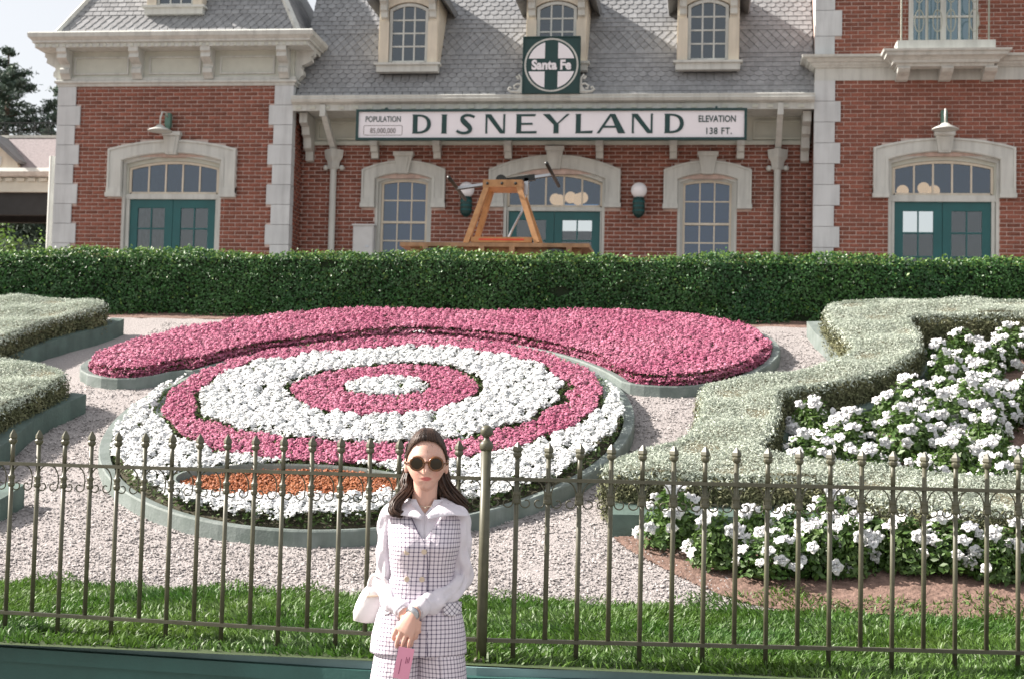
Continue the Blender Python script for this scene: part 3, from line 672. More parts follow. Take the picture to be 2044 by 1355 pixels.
for sx_, sz_ in ((1,1),(-1,1),(-1,-1),(1,-1)):
    c0, c1 = .115, .115; a0 = math.asin(c1/r_); a1 = math.acos(c0/r_)
    pts = [(c0,c1)]+[(r_*math.cos(t),r_*math.sin(t)) for t in np.linspace(a0,a1,9)]
    pts = [(ex+sx_*a,ez+sz_*b) for a,b in pts]
    ep(MB().prism(pts if sx_*sz_ > 0 else pts[::-1], ye-.005, ye+.001), 'quadrant', M['signwhite'])
me = text_mesh('Santa Fe', .165, M['signwhite'], .004, .010, .90, 1.0); put(me, 'lettering', ex, ez-.075, ye-.006, EB, EO)
for s in (-1,1):                                # white scroll consoles beside it
    b = MB(); P = lambda a, z: (ex+s*(hs+a), ye+.03, 7.54+z)
    b.tube([P(.01,0),P(.01,.16),P(.02,.27),P(.07,.33),P(.10,.30),P(.08,.26),P(.055,.27)], .022, 6)
    b.tube([P(.01,.16),P(.09,.17),P(.15,.13),P(.13,.08),P(.10,.09)], .02, 6).tube([P(.01,.03),P(.12,.03),P(.20,.03),P(.25,.07),P(.22,.11),P(.19,.09)], .024, 6)
    b.prism([tuple(np.array(P(0,.0))[[0,2]]),tuple(np.array(P(.14,.0))[[0,2]]),tuple(np.array(P(.06,.10))[[0,2]]),tuple(np.array(P(0,.2))[[0,2]])], ye+.02, ye+.045)
    ep(b, 'scroll_bracket', M['trim'])

# ------------------------------------------------------------------ lamps, utility box
def wall_globe(x, label):
    t_ = thing('wall_lamp', label, 'wall lamp', (x,YC-.02,5.48), group='globe lamps on the porch wall')
    MB().lathe([(.03,-.02),(.075,.02),(.105,.06),(.105,.26),(.10,.335)], (0,-.22,0), 16).box(-.06,.06,-.14,0,.08,.26).build('lamp_body', M['dgreen'], t_, True)
    b = MB()
    for z in (.09,.17,.25): b.lathe([(.108,z),(.115,z+.012),(.108,z+.024)], (0,-.22,0), 16)
    b.build('lamp_band', M['teal'], t_); MB().ball((0,-.22,.47),.143,20,14).build('globe', M['globe'], t_, True)
wall_globe(-1.13, 'white globe wall lamp on a dark green holder between the teal doors and window')
wall_globe(-4.22, 'white globe wall lamp behind the wooden frame of the handcar')
def goose(x, label):
    t_ = thing('gooseneck_lamp', label, 'wall lamp', (x,YW-.08,6.9), group='gooseneck lamps over the wing doors')
    MB().box(-.05,.05,-.03,.07,.10,.33).prism([(-.05,.10),(.05,.10),(.0,.0)],-.02,.06).build('lamp_mount', mat('verdigris', (.10,.20,.16), .6), t_)
    MB().tube([(0,-.02,.25),(0,-.12,.32),(-.02,-.24,.30),(-.03,-.30,.18),(-.03,-.30,.02)], .016, 8).build('lamp_arm', M['trim'], t_, True)
    MB().lathe([(.02,.06),(.05,.05),(.10,.01),(.215,-.045),(.22,-.06),(.17,-.055)], (-.03,-.30,0), 20).build('lamp_shade', M['trim'], t_, True)
goose(-9.62, 'white dish gooseneck lamp above the door of the left wing'); goose(4.02, 'white dish gooseneck lamp above the door of the right wing')
b = thing('utility_box', 'pale grey utility box on the porch wall beside the left downpipe', 'utility box', (-6.1,YC-.02,4.6))
MB().box(-.19,.19,-.18,0,0,.70).build('cabinet', M['boxgrey'], b); MB().box(-.17,.17,-.195,-.18,.03,.66).build('door', M['boxgrey'], b)
MB().box(-.21,.21,-.21,0,.70,.725).build('lid', M['boxgrey'], b); MB().box(.05,.11,-.205,-.195,.30,.34).build('latch', M['steel'], b)
def chandelier(label, x, y, z, pts):
    t_ = thing('pendant_lamp', label, 'lamp', (x,y,z), group='lit globe lamps inside the station')
    MB().bar((0,0,0),(0,0,1.3),.03,.03).build('rod', M['black'], t_)
    for dx, dy, dz in pts:
        MB().bar((0,0,.25),(dx,dy,dz+.1),.02,.02).build('arm', M['black'], t_); MB().ball((dx,dy,dz),.115,14,10).build('globe', M['bulb'], t_, True)
chandelier('cluster of lit globes seen through the middle transom', -2.72, 28.6, 6.21, [(-.16,.1,.0),(-.06,-.1,-.05),(.14,.05,.03),(.30,-.1,-.03),(.36,.2,.05)])
chandelier('cluster of lit globes seen through the right transom', 4.12, 28.6, 6.38, [(-.36,0,.0),(0,-.2,.02),(.08,.2,-.04),(.22,0,.0)])

# ------------------------------------------------------------------ hand-pump rail car on its track
HY = 17.0; hz = 3.785
H = thing('rail_handcar', 'orange wooden pump handcar with black seesaw lever behind the hedge', 'handcar', (-2.36,HY,3.1))
HO = Vector((2.36,-HY,-3.1))
def hp(mb, name, m, par=None, smooth=False):
    o = mb.build(name, m, par or H, smooth); 
    if par is None: o.location = HO
    return o
dx0, dx1 = -3.45, -1.27
for k in range(7): hp(MB().box(dx0,dx1,HY-.42+k*.12,HY-.42+k*.12+.112,hz-.045,hz), 'deck_board', M['tan'])
hp(MB().box(dx0+.1,dx1-.1,HY-.30,HY-.24,hz-.14,hz-.047).box(dx0+.1,dx1-.1,HY+.24,HY+.30,hz-.14,hz-.047), 'side_sill', M['tan'])
for x in (-3.15,-2.5,-2.15,-1.5): hp(MB().box(x-.03,x+.03,HY-.43,HY+.43,hz-.13,hz-.046), 'cross_bearer', M['tan'])
for x in (-3.05,-1.65):
    for s in (-1,1):
        w_ = hp(MB().lathe([(.24,-.03),(.25,-.02),(.25,.03),(.27,.035),(.27,.05),(.08,.04)], (x,HY+s*.5,3.45), 20, 'y'), 'wheel', M['black'])
    hp(MB().bar((x,HY-.5,3.45),(x,HY+.5,3.45),.05,.05), 'axle', M['black'])
apx = (-2.475,-2.135); ft = (-2.70,-1.875); az = 4.50
for s in (-1,1):
    yy = HY+s*.16
    for a, f_ in zip(apx, ft):
        hp(MB().bar((f_,HY+s*.30,hz+.005),(a,yy,az+.02),.06,.09,(0,1,0)), 'frame_leg', M['orange'])
        d = Vector((a-f_, yy-HY-s*.30, az-hz)); mid = Vector((f_,HY+s*.30,hz))
        mb = MB(); 
        for u in (.08,.36,.64): mb.bar(mid+d*u+Vector((0,s*.032,0)), mid+d*(u+.22)+Vector((0,s*.032,0)), .016,.006,(0,1,0))
        hp(mb, 'painted_stripe', M['redpaint'])
    hp(MB().bar((ft[0]+.06,HY+s*.29,hz+.05),(ft[1]-.06,HY+s*.29,hz+.05),.06,.06), 'frame_rail', M['orange'])
    hp(MB().bar((ft[0]+.15,HY+s*.322,hz+.05),(ft[1]-.15,HY+s*.322,hz+.05),.006,.018), 'painted_stripe', M['redpaint'])
hp(MB().box(apx[0]-.06,apx[1]+.06,HY-.22,HY+.22,az-.04,az+.045), 'frame_cap', M['orange'])
mb = MB()
for x in (-2.48,-2.31,-2.15):
    for z in (az-.075,): mb.ball((x,HY-.225,az),.018,8,5)
hp(mb, 'bolt', M['black'])
L0, L1 = Vector((-2.87,HY,4.475)), Vector((-1.745,HY,4.64))
hp(MB().bar(L0,(-2.4,HY,4.545),.04,.04).bar((-2.4,HY,4.545),(-1.95,HY,4.61),.05,.07).bar((-1.95,HY,4.61),L1,.035,.035), 'lever_arm', M['black'])
hp(MB().bar((-1.95,HY-.035,4.61),L1+Vector((0,-.035,0)),.02,.03), 'lever_plate', M['steel']); hp(MB().bar(L0+Vector((0,-.035,0)),(-2.5,HY-.035,4.53),.02,.03), 'lever_plate', M['steel'])
hp(MB().lathe([(.065,-.16),(.065,.16)],(-2.33,HY,4.55),14,'y'), 'pivot', M['black'])
for p, s in ((L0,1),(L1,1)): hp(MB().tube([p+Vector((-.035,-.40,.065)),p+Vector((0,0,0)),p+Vector((.035,.40,-.065))], .022, 8), 'handle_bar', M['black'], None, True)
hp(MB().bar((-2.05,HY,4.60),(-2.06,HY,4.40),.05,.05), 'crank_link', M['steel'])
hp(MB().tube([(-2.06,HY,4.42),(-2.10,HY,4.2),(-2.20,HY-.02,4.0),(-2.28,HY-.02,3.80)], .014, 8), 'connecting_rod', M['steel'])
for s in (-1,1): tag(MB().box(-9,5,HY+s*.5-.03,HY+s*.5+.03,3.08,3.19).build('rail', M['steel']), 'steel rail under the handcar, '+('nearer the hedge' if s < 0 else 'nearer the station'), 'rail')

# ------------------------------------------------------------------ covered passage and trees at the left edge
P_ = thing('covered_passage', 'low open passage with pink shingled roof and iron cresting beside the left wing', 'building', (-14,28,3.1))
PO = Vector((14,-28,-3.1))
def pp(mb, name, m, par=None):
    o = mb.build(name, m, par or P_); 
    if par is None: o.location = PO
    return o
pp(MB().prismx([(27.9,6.66),(28.7,7.44),(30.5,7.44),(31.3,6.66)], -30, -11.76), 'roof', M['passroof'])
pp(MB().box(-30,-11.78,28.68,28.82,7.442,7.50), 'ridge', M['trim'])
pp(MB().prismx([(27.9,6.66),(27.78,6.66),(27.74,6.58),(27.80,6.50),(28.1,6.48),(28.1,6.66)], -30, -11.77), 'gutter', M['trim'])
mb = MB(); x = -18.
while x < -11.9: mb.box(x,x+.16,27.90,27.952,6.41,6.478); x += .24
pp(mb, 'dentil_row', M['cream2'])['kind'] = 'stuff'
pp(MB().box(-30,-11.75,28.0,31.2,6.30,6.36).box(-30,-11.75,28.05,28.2,5.75,6.299).box(-30,-11.75,31,31.2,6.02,6.299), 'ceiling', M['dark'])
pp(MB().box(-30,-11.76,27.953,28.04,6.2,6.479), 'beam', M['cream2'])
mb = MB(); x = -16.
while x < -11.9:
    mb.bar((x,28.75,7.5),(x,28.75,7.82),.014,.014)
    mb.tube([(x+.16+.13*math.sin(a),28.75,7.66+.10*math.cos(a)) for a in np.linspace(0,2*math.pi,11)[:-1]], .008, 4, closed=True); x += .32
mb.box(-16,-11.9,28.74,28.76,7.56,7.575).box(-16,-11.9,28.74,28.76,7.77,7.785); pp(mb, 'iron_cresting', M['black'])
g = pp(MB().prism([(-14.75,6.66),(-13.62,6.66),(-13.66,6.80),(-14.2,7.34),(-14.75,7.42)], 27.86, 28.8), 'dormer', M['cream'])
pp(MB().bar((-14.3,28.2,7.40),(-13.56,28.2,6.78),1.0,.07,(0,0,1)), 'dormer_roof', M['slatebase'])
pp(MB().box(-14.6,-13.98,27.84,27.86,6.72,6.9), 'window', M['trim'])
o = MB().tube([(-11.92,25.72,3.6),(-11.92,25.72,6.5)], .055, 10).build('drainpipe', M['trim']); tag(o, 'white drainpipe at the outer corner of the left wing', 'drainpipe')

def leaves(P, N, size, asp=.55, bend=.25, jit=.6, rs=R):
    """one kinked leaf (4 triangles as 2 quads) per point"""
    n = len(P); N = N/np.maximum(np.linalg.norm(N,axis=1,keepdims=True),1e-6)
    Nn = N+jit*rs.randn(n,3); Nn /= np.linalg.norm(Nn,axis=1,keepdims=True)
    A = np.cross(Nn, rs.randn(n,3)); A /= np.maximum(np.linalg.norm(A,axis=1,keepdims=True),1e-6); B = np.cross(Nn,A)
    s = (size*(.7+.6*rs.rand(n)))[:,None] if np.isscalar(size) else (size*(.7+.6*rs.rand(n)))[:,None]
    V = np.stack([P-A*s*.5, P+B*s*asp*.5+Nn*s*bend*.3, P+A*s*.5, P-B*s*asp*.5+Nn*s*bend*.3],1).reshape(-1,3)
    i = np.arange(n)*4; F = np.concatenate([np.stack([i,i+1,i+2],1),np.stack([i,i+2,i+3],1)])
    return V, F
def conifer(x, y, zt, rbase, seed, label):
    rs = np.random.RandomState(seed); t_ = thing('conifer_tree', label, 'tree', (x,y,3.1), group='conifers behind the passage')
    Ht = zt-3.1
    MB().tube([(0,0,0),(.05,0,Ht*.4),(0,.05,Ht*.8),(0,0,Ht)], [.28,.18,.08,.02], 8).build('trunk', M['bark'], t_)
    P = []; br = MB()
    for k in range(150):
        u = rs.rand()**.9; z = Ht*(.12+.88*u); a = rs.rand()*6.28; L_ = rbase*(1-u)**.75*(.55+.6*rs.rand())+.12
        d = np.array([math.cos(a),math.sin(a),.25]); br.tube([(0,0,z),tuple(np.array([0,0,z])+d*L_)], [.035*(1-u)+.01,.008], 4)
        m = int(60+120*L_); s = rs.rand(m)**.6; p = np.array([0,0,z])+d*L_*s[:,None]; P.append(p+rs.randn(m,3)*np.array([.16,.16,.11])*(.4+.6*L_/rbase))
    P = np.concatenate(P); V, F = leaves(P, P*np.array([1,1,0])+np.array([0,0,.6]), .17, .3, .2, .8, rs)
    br.build('branches', M['bark'], t_); obj('crown', np_mesh('crown', V, F, M['conifer']), t_)
for i, (x, y, zt, r_, lb) in enumerate(((-22.5,45,13.6,3.2,'tall pointed conifer at the far left behind the passage roof'),(-20.6,46,13.1,3.6,'tall conifer right beside the left wing of the station'),(-24.6,47,12.6,3.4,'conifer cut off by the left picture edge'),(-21.9,49,12.6,3.6,'dense conifer between and behind the two tallest ones'))): conifer(x,y,zt,r_,30+i,lb)
def shrub(x, y, z, r, seed, label, group=None, m=None, n=2600, sz=.10):
    rs = np.random.RandomState(seed); t_ = thing('shrub', label, 'shrub', (x,y,z), group=group)
    d = rs.randn(n,3); d /= np.linalg.norm(d,axis=1,keepdims=True); d[:,2] = np.abs(d[:,2]); lump = 1+.25*np.sin(d[:,0]*5+seed)*np.cos(d[:,1]*4)
    P = d*np.array(r)*(rs.rand(n,1)**.35)*lump[:,None]; V, F = leaves(P, d, sz, .6, .2, .6, rs)
    mb = MB()
    for k in range(5): mb.tube([(0,0,0),tuple(P[k]*.8)], [.03,.01], 5)
    mb.build('branches', M['bark'], t_); obj('foliage', np_mesh('foliage', V, F, m or M['boxtip']), t_)
shrub(-16.3,33.0,3.1,(.9,.8,3.3),3,'sunlit leafy shrub seen under the passage roof, farther left','shrubs beyond the passage'); shrub(-15.3,33.5,3.1,(.8,.8,3.1),4,'sunlit leafy shrub next to the left wing under the passage roof','shrubs beyond the passage')

# ------------------------------------------------------------------ planting
def inpoly(x, y, poly):
    poly = np.asarray(poly); r = np.zeros(len(x), bool); n = len(poly); j = n-1
    for i in range(n):
        xi, yi = poly[i]; xj, yj = poly[j]
        c = ((yi > y) != (yj > y)) & (x < (xj-xi)*(y-yi)/(yj-yi+1e-12)+xi); r ^= c; j = i
    return r
def pts_in(poly, dens, rs):
    p = np.asarray(poly); lo, hi = p.min(0), p.max(0); n = int(np.prod(hi-lo)*dens); x = lo[0]+rs.rand(n)*(hi[0]-lo[0]); y = lo[1]+rs.rand(n)*(hi[1]-lo[1])
    k = inpoly(x,y,p); return x[k], y[k]
def smooth_poly(poly, it=2):
    p = [np.array(q,float) for q in poly]
    for _ in range(it):
        o = []
        for a, b in zip(p, p[1:]+p[:1]): o += [a*.75+b*.25, a*.25+b*.75]
        p = o
    return [tuple(a) for a in p]
def area_sign(poly): return sum(a[0]*b[1]-b[0]*a[1] for a,b in zip(poly, poly[1:]+poly[:1]))
def inset_poly(poly, d):
    p = [np.array(q) for q in poly]; s = 1 if area_sign(poly) > 0 else -1; out = []
    for i in range(len(p)):
        t = p[(i+1)%len(p)]-p[i-1]; t = t/(np.hypot(*t)+1e-9); out.append(tuple(p[i]+s*d*np.array([-t[1],t[0]])))
    return out
def plan_prism(mb, poly, lo, hi):                 # lo/hi: heights above the ground under each point
    if area_sign(poly) < 0: poly = poly[::-1]
    n = len(poly); g = [gzf(x,y) for x,y in poly]
    return mb.add([(x,y,z+lo) for (x,y),z in zip(poly,g)]+[(x,y,z+hi) for (x,y),z in zip(poly,g)],
                  [tuple(range(n-1,-1,-1)), tuple(range(n,2*n))]+[(i,(i+1)%n,(i+1)%n+n,i+n) for i in range(n)])
def edge_band(mb, poly, w, lo, hi, closed=True):
    inn = inset_poly(poly, w) if closed else None
    n = len(poly); go = [gzf(x,y) for x,y in poly]
    vs = []
    for (x,y),(a,b),z in zip(poly,inn,go): vs += [(x,y,z+lo),(x,y,z+hi-.012),(x*.93+a*.07,y*.93+b*.07,z+hi),(a*.93+x*.07,b*.93+y*.07,z+hi),(a,b,z+hi-.012),(a,b,z+lo)]
    fs = [(i*6+k,((i+1)%n)*6+k,((i+1)%n)*6+k+1,i*6+k+1) for i in range(n) for k in range(5)]
    return mb.add(vs, fs)
def path_kerb(mb, path, w, lo, hi):                # a kerb of width w along an open path
    p = [np.array(q,float) for q in path]; L_, R_ = [], []
    for i in range(len(p)):
        t = p[min(i+1,len(p)-1)]-p[max(i-1,0)]; t /= np.hypot(*t); nn = np.array([-t[1],t[0]])*w/2; L_.append(tuple(p[i]+nn)); R_.append(tuple(p[i]-nn))
    return plan_prism(mb, L_+R_[::-1], lo, hi)
def curve(pts, n=8):                               # Catmull-Rom through points
    p = [np.array(q,float) for q in pts]; p = [2*p[0]-p[1]]+p+[2*p[-1]-p[-2]]; out = []
    for i in range(1,len(p)-2):
        for u in np.linspace(0,1,n,endpoint=False):
            a,b,c,d = p[i-1:i+3]; out.append(tuple(.5*((2*b)+(c-a)*u+(2*a-5*b+4*c-d)*u*u+(3*b-a-3*c+d)*u**3)))
    return out+[tuple(p[-2])]

# the tall clipped hedge
def boxhedge():
    rs = np.random.RandomState(5)
    t_ = thing('clipped_hedge', 'long dark green clipped hedge across the foot of the station', 'hedge', (-2,YH,2.63))
    x0, x1, y0, y1, zb, zt = -13., 8., YH, YH+.85, 2.55, 3.235
    O_ = np.array([-2,YH,2.63])
    def top(x): return zt+.018*np.sin(x*2.1)+.014*np.sin(x*5.3+1)+.008*np.sin(x*13)
    c = MB().box(x0+2,x1-2,y0+.13,y1-.06,zb-.1,zt-.06).build('branches', M['boxcore'], t_); c.location = Vector(-O_)
    n = 95000; x = x0+rs.rand(n)*(x1-x0); z = zb+rs.rand(n)*(top(x)-zb)
    bul = .025*np.sin(x*3.1+z*4)+.025*np.sin(x*7.7-z*9)+.05*(np.sin(x*5.1+z*6)*np.sin(z*11-x*3.3) > .86)
    P1 = np.stack([x, y0+.03+bul+.05*rs.rand(n), z],1); V1, F1 = leaves(P1, np.tile([0,-1,.25],(n,1)), .029, .6, .2, .55, rs)
    n2 = 34000; x = x0+rs.rand(n2)*(x1-x0); P2 = np.stack([x, y0+rs.rand(n2)*(y1-y0), top(x)+.012*rs.randn(n2)+.02*(rs.rand(n2)>.93)*rs.rand(n2)],1)
    V2, F2 = leaves(P2, np.tile([0,-.2,1],(n2,1)), .030, .6, .2, .6, rs)
    k = rs.rand(n) < np.clip(.03+.20*np.exp(-(top(P1[:,0])-P1[:,2])/.05), 0, 1)  # lit tips crowd the upper edge, a few scattered as highlights
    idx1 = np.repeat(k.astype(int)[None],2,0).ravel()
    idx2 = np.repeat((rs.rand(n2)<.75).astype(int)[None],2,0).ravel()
    V = np.concatenate([V1,V2])-O_; F = np.concatenate([F1,F2+len(V1)])
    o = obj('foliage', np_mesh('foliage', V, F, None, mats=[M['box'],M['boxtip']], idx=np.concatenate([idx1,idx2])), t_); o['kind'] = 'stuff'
boxhedge()
def silver_hedge(poly, h, label, seed, dens=32000, kerb=None):
    rs = np.random.RandomState(seed); poly = smooth_poly(poly,1)
    if area_sign(poly) < 0: poly = poly[::-1]
    cx, cy = np.mean(np.array(poly),0); t_ = thing('silver_hedge', label, 'hedge', (cx,cy,gzf(cx,cy)), group='clipped silver grey hedges'); O_ = np.array([cx,cy,gzf(cx,cy)])
    c = plan_prism(MB(), inset_poly(poly,.035), -.05, h-.016).build('branches', M['silvercore'], t_); c.location = Vector(-O_)
    x, y = pts_in(poly, dens, rs); n = len(x)
    wob = .012*np.sin(x*9+y*4)+.010*np.sin(y*13-x*6)
    P = np.stack([x,y,gz(x,y)+h+wob+.006*rs.randn(n)-.03*(np.sin(x*23+y*11)*np.sin(y*19-x*7) > .93)],1)
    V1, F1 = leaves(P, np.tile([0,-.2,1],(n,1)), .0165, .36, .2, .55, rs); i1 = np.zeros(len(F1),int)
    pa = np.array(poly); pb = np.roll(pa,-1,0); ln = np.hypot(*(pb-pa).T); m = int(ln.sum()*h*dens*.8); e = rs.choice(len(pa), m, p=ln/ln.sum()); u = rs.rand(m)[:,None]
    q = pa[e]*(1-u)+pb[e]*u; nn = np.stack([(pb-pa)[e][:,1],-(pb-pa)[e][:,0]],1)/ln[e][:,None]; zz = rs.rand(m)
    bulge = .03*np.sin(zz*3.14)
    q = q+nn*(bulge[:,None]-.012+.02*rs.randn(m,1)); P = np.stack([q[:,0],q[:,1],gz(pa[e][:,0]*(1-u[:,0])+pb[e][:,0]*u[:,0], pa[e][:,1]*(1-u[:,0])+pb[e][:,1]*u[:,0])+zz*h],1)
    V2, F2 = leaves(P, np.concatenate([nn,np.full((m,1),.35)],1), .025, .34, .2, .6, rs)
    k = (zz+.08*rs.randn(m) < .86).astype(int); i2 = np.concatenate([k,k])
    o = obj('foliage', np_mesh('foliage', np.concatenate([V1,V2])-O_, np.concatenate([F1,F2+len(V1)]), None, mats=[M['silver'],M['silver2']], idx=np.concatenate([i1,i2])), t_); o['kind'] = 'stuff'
    return t_
RH = [(1.02,12.53),(1.33,12.66),(1.86,12.70),(2.66,12.72),(5.2,12.75),(5.2,12.33),(2.58,12.32),(2.01,12.26),(1.62,12.18),(1.65,11.89),(1.65,11.61),(1.59,11.26),(1.44,10.93),(1.20,10.64),(.97,10.46),(.69,10.30),(.53,10.19),(.51,10.01),(.47,9.61),(.41,9.27),(.32,8.98),
      (.60,8.93),(.88,8.86),(1.15,8.76),(1.80,8.66),(3.2,8.62),(3.2,8.16),(1.73,8.20),(1.23,8.24),(.90,8.32),(.86,8.54),(.70,8.60),(.01,8.62),(-.52,8.62),(-.55,8.70),(-.46,8.85),(-.29,9.02),(-.10,9.17),(-.01,9.48),(.03,9.88),(.01,10.25),(.14,10.35),(.57,10.55),(.86,10.77),(1.06,11.04),(1.15,11.26),(1.11,11.58),(1.03,11.93)]
silver_hedge(RH, .31, 'scrolling silver grey hedge right of the oval bed around the white bushes', 21)
silver_hedge([(-7.5,11.9),(-6.52,12.33),(-6.17,12.40),(-5.69,12.38),(-5.17,12.26),(-5.08,12.12),(-5.30,11.93),(-5.46,11.57),(-5.52,11.06),(-5.62,10.75),(-7.5,10.75)], .31, 'silver grey hedge at the upper left below the dark hedge', 22)
silver_hedge([(-7.0,10.55),(-5.61,10.64),(-5.24,10.58),(-4.93,10.49),(-4.61,10.31),(-4.58,10.17),(-4.63,9.89),(-4.70,9.51),(-4.72,8.96),(-4.9,8.4),(-7.0,8.4)], .31, 'pale silver grey hedge lower at the left picture edge', 23)
def kerb(mb, label, x, y, m='kerbd'):
    o = mb.build('hedge_kerb', M[m]); return tag(o, label, 'kerb', 'kerbs beside the silver hedges')
mb = MB(); path_kerb(mb, curve([(-.50,8.54),(.2,8.56),(.80,8.54),(.93,8.44),(1.22,8.30),(1.72,8.22),(3.2,8.16)]), .22, -.1, .13); kerb(mb, 'green painted kerb under the front of the scrolling hedge', 0, 0)
mb = MB(); path_kerb(mb, [(.95,12.62),(.99,12.3),(1.07,11.95),(1.13,11.6)], .14, -.1, .13); kerb(mb, 'short pale kerb between gravel and scrolling hedge near the dark hedge', 0, 0, 'kerb')
mb = MB(); path_kerb(mb, curve([(.50,9.90),(.82,10.17),(1.23,10.62),(1.55,11.18),(1.69,11.73),(1.68,12.1)]), .12, -.1, .11); kerb(mb, 'curved kerb along the inner side of the scrolling hedge', 0, 0)
mb = MB(); path_kerb(mb, curve([(-5.06,12.36),(-5.12,12.12),(-5.33,11.75),(-5.48,11.40),(-5.56,11.10),(-5.62,10.8)]), .12, -.1, .14); kerb(mb, 'green kerb below the upper left silver hedge', 0, 0)
mb = MB(); path_kerb(mb, curve([(-4.50,10.32),(-4.56,10.1),(-4.62,9.75),(-4.60,9.29),(-4.66,8.7)]), .13, -.1, .14); kerb(mb, 'green kerb below the lower left silver hedge', 0, 0)
mb = MB(); path_kerb(mb, curve([(-4.13,8.60),(-4.2,8.3),(-4.5,8.15),(-5.2,8.1)]), .13, -.1, .14); kerb(mb, 'bit of green kerb at the left picture edge behind the fence', 0, 0)

# flower beds
def clump(x, y, seed, CELL):
    rs = np.random.RandomState(seed); jx, jy = rs.rand(256,256), rs.rand(256,256); ix, iy = np.floor(x/CELL).astype(int), np.floor(y/CELL).astype(int)
    best = np.full(len(x), 9.); bx_, by_ = np.zeros(len(x)), np.zeros(len(x))
    for a in (-1,0,1):
        for b in (-1,0,1):
            cx_ = (ix+a+jx[(ix+a)%256,(iy+b)%256])*CELL; cy_ = (iy+b+jy[(ix+a)%256,(iy+b)%256])*CELL; d = np.hypot(x-cx_,y-cy_); k = d < best
            best[k] = d[k]; bx_[k] = cx_[k]; by_[k] = cy_[k]
    return best, (x-bx_), (y-by_)
def blossoms(x, y, base, amp, size, seed, petals=5, dome=.006, cell=.1):
    rs = np.random.RandomState(seed); d, ux, uy = clump(x,y,seed,cell); k = (d < .60*cell) | (rs.rand(len(x)) < .35); x, y, d, ux, uy = x[k], y[k], d[k], ux[k], uy[k]; n = len(x)
    z = gz(x,y)+base+amp*(1-(d/(.62*cell))**2)+.010*np.sin(x*3.1+y*2.3)+.005*rs.randn(n)
    C = np.stack([x,y,z],1); N = np.stack([ux*.8/cell+.33*rs.randn(n),uy*.8/cell-.15+.33*rs.randn(n),np.ones(n)],1); N /= np.linalg.norm(N,axis=1,keepdims=True)
    A = np.cross(N, rs.randn(n,3)); A /= np.linalg.norm(A,axis=1,keepdims=True); B = np.cross(N,A); s = (size*(.65+.7*rs.rand(n)))[:,None]
    V = [C+N*dome]
    for k in range(petals):
        a = 2*math.pi*k/petals; V.append(C+(A*math.cos(a)+B*math.sin(a))*s+N*(dome*.25*rs.randn(n,1)))
    V = np.stack(V,1).reshape(-1,3); i = np.arange(n)*(petals+1)
    F = np.concatenate([np.stack([i,i+1+k,i+1+(k+1)%petals],1) for k in range(petals)]); return V, F
def ell(cx, cy, a, b, n=64): return [(cx+a*math.cos(t), cy+b*math.sin(t)) for t in np.linspace(0,2*math.pi,n,endpoint=False)]
def flowers(test, bbox, dens, name, m, parent, O_, seed, base=.14, amp=.03, size=.017, cell=.1):
    rs = np.random.RandomState(seed); x0,x1,y0,y1 = bbox; n = int((x1-x0)*(y1-y0)*dens); x = x0+rs.rand(n)*(x1-x0); y = y0+rs.rand(n)*(y1-y0)
    k = test(x,y); x, y = x[k], y[k]
    V, F = blossoms(x, y, base, amp, size, seed, cell=cell)
    o = obj(name, np_mesh(name, V-O_, F, m), parent); o['kind'] = 'stuff'; return o
def bedleaves(test, bbox, dens, parent, O_, seed, base, sz=.03):
    rs = np.random.RandomState(seed); x0,x1,y0,y1 = bbox; n = int((x1-x0)*(y1-y0)*dens); x = x0+rs.rand(n)*(x1-x0); y = y0+rs.rand(n)*(y1-y0); k = test(x,y); x, y = x[k], y[k]
    P = np.stack([x,y,gz(x,y)+base*rs.rand(len(x))],1); V, F = leaves(P, np.tile([0,-.2,1.],(len(x),1)), sz, .5, .2, .7, rs)
    o = obj('leaves', np_mesh('leaves', V-O_, F, M['leafg']), parent); o['kind'] = 'stuff'
E0 = (-2.25,10.08,1.81,1.93)
def er(x, y, e): return np.hypot((x-e[0])/e[2], (y-e[1])/e[3])
RG = (-2.25,10.46,1.58,1.42); WI = (-2.28,10.48,1.33,1.06); CP = (-2.28,10.54,.69,.58); CW = (-2.28,10.60,.30,.20); TG = (-2.45,8.755,.72,.235)
wig = lambda x,y: .02*np.sin(x*17)+.02*np.sin(y*15+x*5)
